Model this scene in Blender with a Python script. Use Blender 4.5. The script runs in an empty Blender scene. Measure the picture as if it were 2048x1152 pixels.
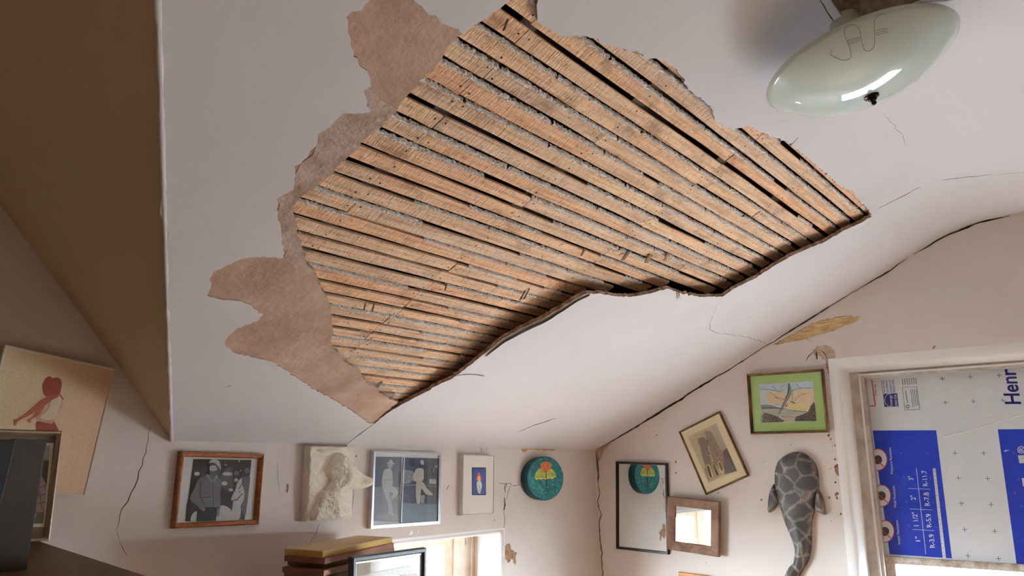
import bpy, bmesh, math, random
import numpy as np
from mathutils import Vector, Matrix
from mathutils.geometry import delaunay_2d_cdt
random.seed(7)
RNG = np.random.default_rng(11)
SC = bpy.context.scene
COL = SC.collection

# ------------------------------------------------------------------ camera
FPX = 1560.0
S = 1.57                     # metres per unit of the survey below
CAM = np.array([0.0, 0.0, 1.55])
def _r(p): return np.array([p[0]-1024.0, -(p[1]-576.0), -FPX])
_dx = _r((2300, 925)); _dx /= np.linalg.norm(_dx)
_dy = _r((-1000, 945)); _dy -= _dx*(_dy@_dx); _dy /= np.linalg.norm(_dy)
_dz = np.cross(_dx, _dy)
RM = np.stack([_dx, _dy, _dz])
cam_d = bpy.data.cameras.new('camera'); cam = bpy.data.objects.new('camera', cam_d); COL.objects.link(cam)
cam_d.sensor_width = 36.0; cam_d.lens = FPX/2048*36.0; cam_d.clip_start = 0.02
cam.matrix_world = Matrix.Translation(Vector(CAM)) @ Matrix([list(r) for r in RM]).to_4x4()
SC.camera = cam

# ------------------------------------------------------------------ world, exposure
SKY_STRENGTH = 112.0
SC.view_settings.view_transform = 'Standard'; SC.view_settings.look = 'None'
SC.view_settings.exposure = 0.30; SC.view_settings.gamma = 1.0
SC.view_settings.use_curve_mapping = False
world = bpy.data.worlds.new('overcast_sky'); SC.world = world; world.use_nodes = True
_bg = world.node_tree.nodes['Background']
_bg.inputs[0].default_value = (0.88, 0.965, 1.08, 1); _bg.inputs[1].default_value = SKY_STRENGTH

YW, XW = 1.5*S, 2.3417*S     # plane of the low left wall, plane of the gable wall
ZC = 1.55 + 1.0              # flat ceiling
ZK = 1.55 + 0.0535*S         # top of the low wall
T = 0.487                    # slope of the ceiling
def portal(name, loc, rot, sx, sy):
    l = bpy.data.lights.new(name, 'AREA'); l.shape = 'RECTANGLE'; l.size = sx; l.size_y = sy
    l.cycles.is_portal = True
    o = bpy.data.objects.new(name, l); COL.objects.link(o); o.location = loc; o.rotation_euler = rot
    return o
# daylight guides in the two window openings
portal('window_portal', (2.43, YW+0.26, 0.88), (math.radians(-90), 0, 0), 0.86, 0.72)
portal('window_portal', (XW+0.30, 0.216, 0.80), (0, math.radians(90), 0), 0.74, 1.59)

# ------------------------------------------------------------------ ray helpers (photo pixel -> point on a real surface)
def ray(p): return RM @ _r(p)
def on_x(p, X): d = ray(p); return CAM + d*((X-CAM[0])/d[0])
def on_y(p, Y): d = ray(p); return CAM + d*((Y-CAM[1])/d[1])
def on_z(p, Z): d = ray(p); return CAM + d*((Z-CAM[2])/d[2])
def crop(ox, oy, sc, pts): return [(ox+x/sc, oy+y/sc) for x, y in pts]

# ------------------------------------------------------------------ materials
def lin(c):
    return tuple(((x/255)/12.92 if x/255 <= 0.04045 else ((x/255+0.055)/1.055)**2.4) for x in c)
MATS = {}
def mat(name, rgb, rough=0.7, var=0.0, vscale=6.0, dark=None, bump=0.0, bscale=60.0, metal=0.0, spec=0.3, detail=6.0, stretch=None, coat=0.0, rnd=0.0):
    if name in MATS: return MATS[name]
    m = bpy.data.materials.new(name); m.use_nodes = True; nt = m.node_tree; b = nt.nodes['Principled BSDF']
    c = lin(rgb)+(1,)
    b.inputs['Base Color'].default_value = c; b.inputs['Roughness'].default_value = rough
    b.inputs['Metallic'].default_value = metal; b.inputs['Specular IOR Level'].default_value = spec
    b.inputs['Coat Weight'].default_value = coat
    tc = nt.nodes.new('ShaderNodeTexCoord'); mp = nt.nodes.new('ShaderNodeMapping')
    nt.links.new(tc.outputs['Object'], mp.inputs[0])
    if stretch: mp.inputs['Scale'].default_value = stretch
    src = None
    if var or dark:
        n = nt.nodes.new('ShaderNodeTexNoise'); n.inputs['Scale'].default_value = vscale; n.inputs['Detail'].default_value = detail
        n.inputs['Roughness'].default_value = 0.62
        nt.links.new(mp.outputs[0], n.inputs['Vector'])
        r = nt.nodes.new('ShaderNodeValToRGB')
        d2 = lin(dark)+(1,) if dark else tuple(x*(1-var) for x in c[:3])+(1,)
        r.color_ramp.elements[0].position = 0.32; r.color_ramp.elements[0].color = d2
        r.color_ramp.elements[1].position = 0.62; r.color_ramp.elements[1].color = c
        nt.links.new(n.outputs['Fac'], r.inputs[0]); src = r.outputs[0]
    if rnd:
        oi = nt.nodes.new('ShaderNodeObjectInfo'); mr = nt.nodes.new('ShaderNodeMapRange')
        mr.inputs[3].default_value = 1-rnd; mr.inputs[4].default_value = 1+rnd*0.6
        nt.links.new(oi.outputs['Random'], mr.inputs[0])
        mx = nt.nodes.new('ShaderNodeVectorMath'); mx.operation = 'SCALE'
        if src: nt.links.new(src, mx.inputs[0])
        else: mx.inputs[0].default_value = c[:3]
        nt.links.new(mr.outputs[0], mx.inputs['Scale']); src = mx.outputs[0]
    if src: nt.links.new(src, b.inputs['Base Color'])
    if bump:
        n2 = nt.nodes.new('ShaderNodeTexNoise'); n2.inputs['Scale'].default_value = bscale; n2.inputs['Detail'].default_value = 8
        nt.links.new(mp.outputs[0], n2.inputs['Vector'])
        bp = nt.nodes.new('ShaderNodeBump'); bp.inputs['Strength'].default_value = bump; bp.inputs['Distance'].default_value = 0.01
        nt.links.new(n2.outputs['Fac'], bp.inputs['Height']); nt.links.new(bp.outputs[0], b.inputs['Normal'])
    MATS[name] = m
    return m
M_CEIL = mat('ceiling_paint', (225, 219, 224), 0.75, var=0.05, vscale=2.5, bump=0.10, bscale=9)
M_WALL = mat('wall_paint', (222, 211, 206), 0.75, var=0.09, vscale=3.0, bump=0.16, bscale=14)
M_GABLE = mat('gable_paint', (222, 211, 204), 0.75, var=0.08, vscale=2.2, bump=0.16, bscale=14)
M_SHADECEIL = mat('shaded_ceiling_paint', (216, 190, 160), 0.8, var=0.05, vscale=2.0, bump=0.1, bscale=10)  # ceiling paint darkened and warmed: the slope's shade put into the colour
M_REVEAL = mat('reveal_white_paint', (240, 238, 238), 0.5, bump=0.05, bscale=20)
M_EDGE = mat('broken_plaster', (186, 166, 152), 0.95, dark=(120, 98, 82), vscale=40, bump=0.6, bscale=120)
M_BROWN = mat('brown_coat_plaster', (192, 160, 142), 0.95, dark=(164, 128, 108), vscale=7, bump=0.35, bscale=55, detail=10)
M_BROWN2 = mat('thin_skim_plaster', (196, 172, 160), 0.95, dark=(160, 128, 112), vscale=16, bump=0.5, bscale=70)
M_VOID = mat('dark_gap', (38, 28, 22), 0.95)
M_KEY = mat('plaster_key', (250, 245, 242), 0.95, dark=(206, 192, 184), vscale=150, bump=0.6, bscale=160)
M_RAFTER = mat('old_rafter_wood', (70, 50, 38), 0.9, var=0.4, vscale=12)
M_ORANGE = mat('old_orange_glue', (206, 158, 104), 0.85, dark=(176, 120, 70), vscale=30)
M_RAWWOOD = mat('bare_split_wood', (222, 190, 140), 0.8, dark=(176, 140, 92), vscale=20, stretch=(1, 1, 6))
M_STAIN = mat('stained_plaster', (176, 140, 112), 0.9, dark=(120, 86, 62), vscale=45, bump=0.5, bscale=90)
M_TAN = mat('tan_undercoat', (200, 178, 156), 0.9, dark=(172, 146, 122), vscale=40, bump=0.4, bscale=60)
M_FAR = mat('far_wall_tan_paint', (176, 146, 116), 0.8, var=0.1, vscale=3)
M_FLOOR = mat('floor_boards', (150, 124, 100), 0.6, dark=(118, 94, 72), vscale=5, stretch=(1, 8, 1))

def lath_material():
    m = bpy.data.materials.new('lath_wood'); m.use_nodes = True; nt = m.node_tree; b = nt.nodes['Principled BSDF']
    N = nt.nodes.new; L = nt.links.new
    tc = N('ShaderNodeTexCoord'); oi = N('ShaderNodeObjectInfo')
    geo = N('ShaderNodeNewGeometry')
    add = N('ShaderNodeVectorMath'); add.operation = 'ADD'
    sc = N('ShaderNodeVectorMath'); sc.operation = 'SCALE'; sc.inputs[0].default_value = (7.3, 3.1, 5.7)
    L(oi.outputs['Random'], sc.inputs['Scale']); L(geo.outputs['Position'], add.inputs[0]); L(sc.outputs[0], add.inputs[1])
    mp = N('ShaderNodeMapping'); mp.inputs['Scale'].default_value = (3, 60, 60); L(add.outputs[0], mp.inputs[0])
    grain = N('ShaderNodeTexNoise'); grain.inputs['Scale'].default_value = 1.6; grain.inputs['Detail'].default_value = 8; L(mp.outputs[0], grain.inputs['Vector'])
    r = N('ShaderNodeValToRGB'); e = r.color_ramp.elements
    e[0].position = 0.25; e[0].color = lin((206, 168, 140))+(1,); e[1].position = 0.6; e[1].color = lin((250, 226, 204))+(1,)
    L(grain.outputs['Fac'], r.inputs[0])
    # orange / grey drift from lath to lath
    r2 = N('ShaderNodeValToRGB'); e2 = r2.color_ramp.elements
    e2[0].position = 0.0; e2[0].color = lin((250, 218, 194))+(1,); e2[1].position = 1.0; e2[1].color = lin((240, 228, 220))+(1,)
    k = e2.new(0.5); k.color = lin((252, 234, 214))+(1,)
    L(oi.outputs['Random'], r2.inputs[0])
    mx = N('ShaderNodeMix'); mx.data_type = 'RGBA'; mx.blend_type = 'MULTIPLY'; mx.inputs[0].default_value = 0.9
    L(r.outputs[0], mx.inputs[6]); L(r2.outputs[0], mx.inputs[7])
    # grime blotches
    bl = N('ShaderNodeTexNoise'); bl.inputs['Scale'].default_value = 6.5; bl.inputs['Detail'].default_value = 9; bl.inputs['Roughness'].default_value = 0.7
    L(add.outputs[0], bl.inputs['Vector'])
    rb = N('ShaderNodeValToRGB'); rb.color_ramp.elements[0].position = 0.30; rb.color_ramp.elements[0].color = (0.22, 0.18, 0.16, 1); rb.color_ramp.elements[1].position = 0.47; rb.color_ramp.elements[1].color = (1, 1, 1, 1)
    L(bl.outputs['Fac'], rb.inputs[0])
    m2 = N('ShaderNodeMix'); m2.data_type = 'RGBA'; m2.blend_type = 'MULTIPLY'; m2.inputs[0].default_value = 0.62
    L(mx.outputs[2], m2.inputs[6]); L(rb.outputs[0], m2.inputs[7])
    # smeared plaster dust
    du = N('ShaderNodeTexNoise'); du.inputs['Scale'].default_value = 38; du.inputs['Detail'].default_value = 8; L(add.outputs[0], du.inputs['Vector'])
    rd = N('ShaderNodeValToRGB'); rd.color_ramp.elements[0].position = 0.55; rd.color_ramp.elements[0].color = (0, 0, 0, 1); rd.color_ramp.elements[1].position = 0.72; rd.color_ramp.elements[1].color = (0.55, 0.55, 0.55, 1)
    L(du.outputs['Fac'], rd.inputs[0])
    m3 = N('ShaderNodeMix'); m3.data_type = 'RGBA'; L(rd.outputs[0], m3.inputs[0]); L(m2.outputs[2], m3.inputs[6]); m3.inputs[7].default_value = lin((214, 198, 184))+(1,)
    sk = N('ShaderNodeTexNoise'); sk.inputs['Scale'].default_value = 95; sk.inputs['Detail'].default_value = 6; sk.inputs['Roughness'].default_value = .75; L(add.outputs[0], sk.inputs['Vector'])
    rs = N('ShaderNodeValToRGB'); rs.color_ramp.elements[0].position = .30; rs.color_ramp.elements[0].color = (.30, .22, .17, 1); rs.color_ramp.elements[1].position = .47; rs.color_ramp.elements[1].color = (1, 1, 1, 1)
    L(sk.outputs['Fac'], rs.inputs[0])
    m4 = N('ShaderNodeMix'); m4.data_type = 'RGBA'; m4.blend_type = 'MULTIPLY'; m4.inputs[0].default_value = .75; L(m3.outputs[2], m4.inputs[6]); L(rs.outputs[0], m4.inputs[7])
    L(m4.outputs[2], b.inputs['Base Color']); b.inputs['Roughness'].default_value = 0.9; b.inputs['Specular IOR Level'].default_value = 0.15
    # rough-sawn marks across the lath
    mp2 = N('ShaderNodeMapping'); mp2.inputs['Scale'].default_value = (140, 22, 22); mp2.inputs['Rotation'].default_value = (0, 0, 0.35); L(add.outputs[0], mp2.inputs[0])
    saw = N('ShaderNodeTexNoise'); saw.inputs['Scale'].default_value = 1.5; saw.inputs['Detail'].default_value = 5; L(mp2.outputs[0], saw.inputs['Vector'])
    bp = N('ShaderNodeBump'); bp.inputs['Strength'].default_value = 0.9; bp.inputs['Distance'].default_value = 0.006
    L(saw.outputs['Fac'], bp.inputs['Height']); L(bp.outputs[0], b.inputs['Normal'])
    return m
M_LATH = lath_material()

def print_material(name, rough=0.35):
    m = bpy.data.materials.new(name); m.use_nodes = True; nt = m.node_tree; b = nt.nodes['Principled BSDF']
    a = nt.nodes.new('ShaderNodeVertexColor'); a.layer_name = 'ink'
    n = nt.nodes.new('ShaderNodeTexNoise'); n.inputs['Scale'].default_value = 220; n.inputs['Detail'].default_value = 6
    tc = nt.nodes.new('ShaderNodeTexCoord'); nt.links.new(tc.outputs['Object'], n.inputs['Vector'])
    mr = nt.nodes.new('ShaderNodeMapRange'); mr.inputs[3].default_value = 0.72; mr.inputs[4].default_value = 1.28; nt.links.new(n.outputs['Fac'], mr.inputs[0])
    v = nt.nodes.new('ShaderNodeVectorMath'); v.operation = 'SCALE'
    nt.links.new(a.outputs['Color'], v.inputs[0]); nt.links.new(mr.outputs[0], v.inputs['Scale'])
    nt.links.new(v.outputs[0], b.inputs['Base Color']); b.inputs['Roughness'].default_value = rough
    b.inputs['Specular IOR Level'].default_value = 0.3
    return m
M_PRINT = print_material('printed_ink')

def glaze_material(name, refl=0.06, tint=(1, 1, 1), rough=0.02, bump=0.0, bscale=8):
    m = bpy.data.materials.new(name); m.use_nodes = True; nt = m.node_tree; nt.nodes.clear()
    o = nt.nodes.new('ShaderNodeOutputMaterial'); mix = nt.nodes.new('ShaderNodeMixShader')
    t = nt.nodes.new('ShaderNodeBsdfTransparent'); t.inputs[0].default_value = tint+(1,)
    g = nt.nodes.new('ShaderNodeBsdfGlossy'); g.inputs['Roughness'].default_value = rough
    fr = nt.nodes.new('ShaderNodeLayerWeight'); fr.inputs[0].default_value = 0.25
    mr = nt.nodes.new('ShaderNodeMapRange'); mr.inputs[3].default_value = refl*0.5; mr.inputs[4].default_value = min(1, refl*6)
    nt.links.new(fr.outputs['Fresnel'], mr.inputs[0]); nt.links.new(mr.outputs[0], mix.inputs[0])
    nt.links.new(t.outputs[0], mix.inputs[1]); nt.links.new(g.outputs[0], mix.inputs[2]); nt.links.new(mix.outputs[0], o.inputs[0])
    if bump:
        n = nt.nodes.new('ShaderNodeTexNoise'); n.inputs['Scale'].default_value = bscale; n.inputs['Detail'].default_value = 3
        tc = nt.nodes.new('ShaderNodeTexCoord'); nt.links.new(tc.outputs['Object'], n.inputs['Vector'])
        b = nt.nodes.new('ShaderNodeBump'); b.inputs['Strength'].default_value = bump; b.inputs['Distance'].default_value = 0.02
        nt.links.new(n.outputs['Fac'], b.inputs['Height']); nt.links.new(b.outputs[0], g.inputs['Normal'])
    return m
M_GLASS = glaze_material('picture_glass', 0.05)
M_PANE = glaze_material('window_glass', 0.05, (0.93, 0.97, 0.97))
M_FILM = glaze_material('plastic_film', 0.10, (0.96, 0.96, 0.96), 0.12, 0.5, 7)

# ------------------------------------------------------------------ mesh helpers
def link(name, me, parent=None, m=None, smooth=False):
    o = bpy.data.objects.new(name, me); COL.objects.link(o)
    for x in (m if isinstance(m, (list, tuple)) else [m]):
        if x: me.materials.append(x)
    if parent is not None: o.parent = parent
    if smooth:
        for p in me.polygons: p.use_smooth = True
    return o
def mesh(name, verts, faces, m=None, parent=None, smooth=False, mi=None):
    me = bpy.data.meshes.new(name); me.from_pydata([tuple(v) for v in verts], [], faces); me.update()
    o = link(name, me, parent, m, smooth)
    if mi is not None: me.polygons.foreach_set('material_index', mi)
    return o
def tag(o, label=None, cat=None, group=None, kind=None):
    if label: o['label'] = label
    if cat: o['category'] = cat
    if group: o['group'] = group
    if kind: o['kind'] = kind
    return o
def empty(name, loc=(0, 0, 0)):
    o = bpy.data.objects.new(name, None); COL.objects.link(o); o.location = Vector(loc); o.empty_display_size = 0.05
    return o
class MB:
    def __init__(s): s.v = []; s.f = []
    def box(s, a, b):
        n = len(s.v); x0, y0, z0 = a; x1, y1, z1 = b
        s.v += [(x0, y0, z0), (x1, y0, z0), (x1, y1, z0), (x0, y1, z0), (x0, y0, z1), (x1, y0, z1), (x1, y1, z1), (x0, y1, z1)]
        s.f += [tuple(n+i for i in q) for q in ((0, 3, 2, 1), (4, 5, 6, 7), (0, 1, 5, 4), (1, 2, 6, 5), (2, 3, 7, 6), (3, 0, 4, 7))]
        return s
    def hexa(s, lo, hi):              # two quads of four points
        n = len(s.v); s.v += [tuple(p) for p in lo]+[tuple(p) for p in hi]
        s.f += [tuple(n+i for i in q) for q in ((0, 3, 2, 1), (4, 5, 6, 7), (0, 1, 5, 4), (1, 2, 6, 5), (2, 3, 7, 6), (3, 0, 4, 7))]
        return s
    def grid(s, rows):
        n = len(s.v); R = len(rows); C = len(rows[0])
        for r in rows: s.v += [tuple(p) for p in r]
        for i in range(R-1):
            for j in range(C-1): s.f.append((n+i*C+j, n+i*C+j+1, n+(i+1)*C+j+1, n+(i+1)*C+j))
        return s
    def tube(s, pts, rad, k=6):
        pts = [Vector(p) for p in pts]; rows = []
        for i, p in enumerate(pts):
            d = (pts[min(i+1, len(pts)-1)]-pts[max(i-1, 0)]).normalized()
            a = d.orthogonal().normalized(); b = d.cross(a)
            rr = rad[i] if isinstance(rad, (list, tuple)) else rad
            rows.append([p+(a*math.cos(2*math.pi*j/k)+b*math.sin(2*math.pi*j/k))*rr for j in range(k+1)])
        return s.grid(rows)
    def build(s, name, m=None, parent=None, smooth=False, bevel=0):
        o = mesh(name, s.v, s.f, m, parent, smooth)
        if bevel:
            bm = bmesh.new(); bm.from_mesh(o.data); bmesh.ops.remove_doubles(bm, verts=bm.verts, dist=1e-6)
            bmesh.ops.bevel(bm, geom=bm.edges[:], offset=bevel, segments=2, affect='EDGES', profile=0.6)
            bm.to_mesh(o.data); bm.free()
        return o
def inpoly(P, poly):
    P = np.asarray(P); q = np.asarray(poly); n = len(q); x, y = P[:, 0], P[:, 1]; r = np.zeros(len(P), bool)
    j = n-1
    for i in range(n):
        xi, yi = q[i]; xj, yj = q[j]
        c = (yi > y) != (yj > y)
        if c.any():
            xx = (xj-xi)*(y-yi)/((yj-yi) if yj != yi else 1e-12)+xi
            r ^= c & (x < xx)
        j = i
    return r
def ragged(pts, step, amp, closed=True, seed=0):
    """subdivide an outline and make it uneven"""
    g = np.random.default_rng(seed); out = []; n = len(pts)
    for i in range(n if closed else n-1):
        a = np.array(pts[i], float); b = np.array(pts[(i+1) % n], float); L = np.linalg.norm(b-a); k = max(1, int(L/step))
        nrm = np.array([-(b-a)[1], (b-a)[0]])/(L+1e-9)
        for j in range(k):
            o = 0 if j == 0 else g.normal()*amp
            out.append(tuple(a+(b-a)*j/k+nrm*o))
    if not closed: out.append(tuple(pts[-1]))
    return out
def ribbon(pts, w, taper=True):
    """closed outline around a polyline, thin at its ends"""
    P = [np.array(p, float) for p in pts]; n = len(P); L, R = [], []
    for i in range(n):
        d = P[min(i+1, n-1)]-P[max(i-1, 0)]; d /= np.linalg.norm(d)+1e-12; m = np.array([-d[1], d[0]])
        k = (0.25+0.75*math.sin(math.pi*min(1, (i+0.3)/(n-0.4)))) if taper else 1
        k *= random.uniform(0.6, 1.25)
        L.append(tuple(P[i]+m*w*k/2)); R.append(tuple(P[i]-m*w*k/2))
    return L+R[::-1]
def panel(name, outer, regions, to3d, m_base, m_edge, gridstep, parent=None, smooth=True, extra=None):
    """flat or curved sheet from a plan outline; regions = (outline, depth, material or None for an opening, edge depth)"""
    pts, edges = [], []
    def addpoly(p):
        n = len(pts); pts.extend([(float(a), float(b)) for a, b in p]); k = len(p)
        edges.extend([(n+i, n+(i+1) % k) for i in range(k)])
    outer = ragged(outer, gridstep, 0.0)
    addpoly(outer)
    for r in regions: addpoly(r[0])
    o = np.array(outer); lo, hi = o.min(0), o.max(0)
    gx = np.arange(lo[0]+gridstep/2, hi[0], gridstep); gy = np.arange(lo[1]+gridstep/2, hi[1], gridstep)
    G = np.stack(np.meshgrid(gx, gy), -1).reshape(-1, 2); G += RNG.uniform(-.2, .2, G.shape)*gridstep
    G = G[inpoly(G, outer)]
    pts += [tuple(map(float, g)) for g in G]
    if extra is not None: pts += [tuple(map(float, g)) for g in extra]
    vs, _, fs, _, _, _ = delaunay_2d_cdt([Vector(p) for p in pts], edges, [], 0, 1e-6)
    V = np.array([tuple(v) for v in vs]); F = np.array([tuple(f) for f in fs])
    C = V[F].mean(1)
    cls = np.full(len(F), -2); cls[inpoly(C, outer)] = -1
    for i in range(len(regions)-1, -1, -1): cls[inpoly(C, regions[i][0]) & (cls > -2)] = i
    verts, faces, mi, sm = [], [], [], []
    mats = [m_base, m_edge]; slot = {}
    for i, r in enumerate(regions):
        if r[2] is not None:
            if r[2] not in mats: mats.append(r[2])
            slot[i] = mats.index(r[2])
    key = {}
    def vid(c, i):
        d = 0 if c == -1 else regions[c][1]
        k = (c, i)
        if k not in key: key[k] = len(verts); verts.append(to3d(V[i][0], V[i][1], d))
        return key[k]
    emap = {}
    for fi in range(len(F)):
        a, b, c = F[fi]
        for e in ((a, b), (b, c), (c, a)): emap.setdefault((min(e), max(e)), []).append(fi)
        k = cls[fi]
        if k == -2 or (k >= 0 and regions[k][2] is None): continue
        faces.append(tuple(vid(k, i) for i in (a, b, c))); mi.append(0 if k == -1 else slot[k])
    for (i, j), fl in emap.items():
        if len(fl) != 2: continue
        ka, kb = cls[fl[0]], cls[fl[1]]
        if ka == kb or -2 in (ka, kb): continue
        def dep(k): return 0 if k == -1 else regions[k][1]
        def op(k): return k >= 0 and regions[k][2] is None
        da, db = dep(ka), dep(kb)
        if op(ka): da = regions[ka][3]
        if op(kb): db = regions[kb][3]
        if abs(da-db) < 1e-6: continue
        n = len(verts)
        verts += [to3d(*V[i], da), to3d(*V[j], da), to3d(*V[j], db), to3d(*V[i], db)]
        faces.append((n, n+1, n+2, n+3)); mi.append(1)
    ob = mesh(name, verts, faces, mats, parent, smooth, mi)
    me = ob.data
    if smooth:
        me.polygons.foreach_set('use_smooth', [m != 1 for m in mi])
    bm = bmesh.new(); bm.from_mesh(me); bmesh.ops.recalc_face_normals(bm, faces=bm.faces); bm.to_mesh(me); bm.free()
    return ob

# ------------------------------------------------------------------ ceiling geometry
YCR = YW-(ZC-ZK)/T
Y1, Y0 = YCR+0.145, YCR-0.145
def zA(y):
    if y >= Y1: return ZK+T*(YW-y)
    if y <= Y0: return ZC
    t = (Y1-y)/(Y1-Y0); z1 = ZK+T*(YW-Y1)
    return (1-t)**2*z1+2*t*(1-t)*ZC+t*t*ZC
# second slope (left, in shade): plane through the valley line
PV = np.array([0.7896*S, YW, 1.55+0.0716*S]); NB = np.cross([-.464, -.767, .374], [-.098, 0, .111]); KB = NB@PV
def xB(y, z): return (KB-NB[1]*y-NB[2]*z)/NB[0]
def zB(x, y): return (KB-NB[0]*x-NB[1]*y)/NB[2]
NRM = np.array([0, T, 1.0])/math.hypot(T, 1)

LOW_EDGE_PX = [(749, 847), (786, 819), (800, 811), (834, 793), (852, 784), (880, 768), (901, 759), (925, 742), (944, 728), (967, 709), (1006, 677), (1045, 656), (1084, 638), (1123, 615), (1150, 598), (1174, 587), (1205, 588), (1237, 593), (1262, 594), (1280, 591), (1311, 584), (1336, 577), (1362, 587), (1401, 594), (1446, 593), (1467, 578), (1508, 558), (1543, 535), (1578, 514), (1612, 499), (1647, 485), (1682, 464), (1717, 448), (1744, 433)]
def on_A0(p): d = ray(p); k = ZK+T*YW-CAM[2]; return CAM+d*(k/(d[1]*T+d[2]))
_le = np.array([on_A0(p)[:2] for p in LOW_EDGE_PX])
_ley = _le[::-1]
def sag(x, y):
    if y < 0.45: return 0.0
    a, b = _le[:-1], _le[1:]; p = np.array([x, y]); ab = b-a
    t = np.clip(((p-a)*ab).sum(1)/((ab**2).sum(1)+1e-12), 0, 1); dv = np.sqrt((((a+ab*t[:, None])-p)**2).sum(1)); i = int(dv.argmin()); d = dv[i]
    side = ab[i][0]*(p-a[i])[1]-ab[i][1]*(p-a[i])[0]      # left of the break nothing sags
    if side < 0 and d > 0.2: return 0.0
    f = math.exp(-(d/0.42)**2)
    f *= min(1, max(0, (YW-y-0.22)/0.45))*min(1, max(0, (XW-x)/0.35))
    f *= min(1, max(0, (y-0.55)/0.45))
    return 0.040*f
def wave(x, y):
    return 0.004*math.sin(2.1*x+1.3*y)+0.003*math.sin(3.7*y-1.9*x+0.6)+0.0016*math.sin(9*x+4*y)*math.sin(7*y-3*x)
def wfade(x, y): return min(1, max(0, (YW-y)/0.2))*min(1, max(0, (XW-x)/0.2))
def ceil_pt(x, y, dep=0.0):
    n = NRM if y > Y1 else (np.array([0, 0, 1.0]) if y < Y0 else np.array([0, T*(y-Y0)/(Y1-Y0), 1.0]))
    z = zA(y)-sag(x, y)*1.11+wave(x, y)*wfade(x, y)
    return (x+n[0]*dep, y+n[1]*dep, z+n[2]*dep)
def on_ceil(p):
    d = ray(p); P = on_A0(p); k = ZK+T*YW-CAM[2]
    if P[1] < Y1:                       # flat part and the bend: walk along the ray
        P = CAM+d*((ZC-CAM[2])/d[2])
        for _ in range(40):
            z = ceil_pt(P[0], P[1])[2]; P = P*0.5+(CAM+d*((z-CAM[2])/d[2]))*0.5
        return (P[0], P[1])
    for _ in range(12):                 # slope: plane shifted by the local unevenness
        dl = ceil_pt(P[0], P[1])[2]-(ZK+T*(YW-P[1])); P = P*0.4+(CAM+d*((k+dl)/(d[1]*T+d[2])))*0.6
    return (P[0], P[1])
def on_ceil_all(l): return [on_ceil(p) for p in l]

R_TOP_PX = [(1744, 433), (1743, 429), (1731, 412), (1717, 398), (1703, 381), (1689, 376), (1678, 370), (1651, 346), (1626, 325), (1606, 308), (1588, 294), (1571, 282), (1550, 275), (1529, 266), (1512, 259), (1498, 252), (1481, 256), (1470, 257), (1451, 255), (1431, 243), (1425, 219), (1410, 205), (1382, 182), (1372, 170), (1366, 156), (1354, 139), (1333, 123), (1313, 117), (1292, 119), (1278, 112), (1257, 105), (1240, 97), (1226, 95), (1208, 87), (1191, 76), (1174, 73), (1153, 71), (1132, 73), (1115, 69), (1101, 59), (1083, 50), (1075, 42), (1074, 21), (1076, 0), (1080, -30), (1062, -34)]
L_TOP_PX = [(1018, 0), (997, 20), (962, 43), (931, 64), (925, 70), (909, 82), (888, 113), (872, 137), (845, 160), (821, 188), (798, 217), (782, 234), (755, 262), (731, 279), (712, 301), (692, 320), (667, 346), (643, 363), (634, 375), (599, 398), (587, 414), (589, 441), (595, 469), (606, 504), (617, 535), (630, 550), (643, 578), (656, 600), (663, 626), (666, 660), (663, 695), (678, 708), (689, 725), (717, 741), (734, 769), (760, 786), (778, 799), (797, 806)]
PEEL_PX = [(749, 847), (739, 847), (699, 819), (656, 793), (626, 778), (595, 756), (569, 739), (543, 723), (509, 715), (469, 706), (450, 689), (456, 673), (474, 656), (513, 643), (526, 630), (504, 613), (482, 602), (448, 600), (415, 591), (422, 574), (420, 556), (430, 541), (456, 530), (487, 517), (513, 514), (543, 515), (567, 516), (568, 495), (563, 465), (558, 443), (556, 413), (554, 398), (587, 379), (591, 352), (589, 332), (602, 328), (634, 289), (649, 273), (661, 254), (685, 227), (716, 227), (741, 225), (735, 203), (727, 182), (743, 172), (741, 156), (716, 125), (704, 98), (698, 70), (696, 51), (692, 35), (704, 23), (724, 21), (741, 0), (748, -18), (800, -26), (827, 0), (849, 20), (876, 37), (899, 53), (930, 68), (940, 110), (900, 150), (860, 200), (700, 400), (640, 450), (680, 600), (720, 700), (790, 790), (800, 808)]
SKIM_PX = [(587, 379), (591, 352), (602, 328), (634, 289), (661, 254), (685, 227), (741, 225), (735, 203), (727, 182), (743, 172), (760, 200), (800, 225), (780, 240), (700, 320), (620, 400), (600, 420), (604, 500), (630, 548), (600, 545), (568, 516), (563, 465), (554, 398)]
hole = on_ceil_all(LOW_EDGE_PX+R_TOP_PX[1:]+L_TOP_PX)
hole = ragged(hole, 0.009, 0.0019, seed=1)
peel = ragged(on_ceil_all(PEEL_PX), 0.008, 0.0017, seed=2)
skim = ragged(on_ceil_all(SKIM_PX), 0.02, 0.005, seed=3)
chip = ragged(on_ceil_all([(1226, 94), (1250, 98), (1287, 109), (1284, 122), (1262, 112), (1240, 103)]), 0.01, 0.002, seed=4)
def ccrack(px, w, s=0): return ribbon(ragged(on_ceil_all(px), 0.02, 0.0022, False, seed=20+s), w)
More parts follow.
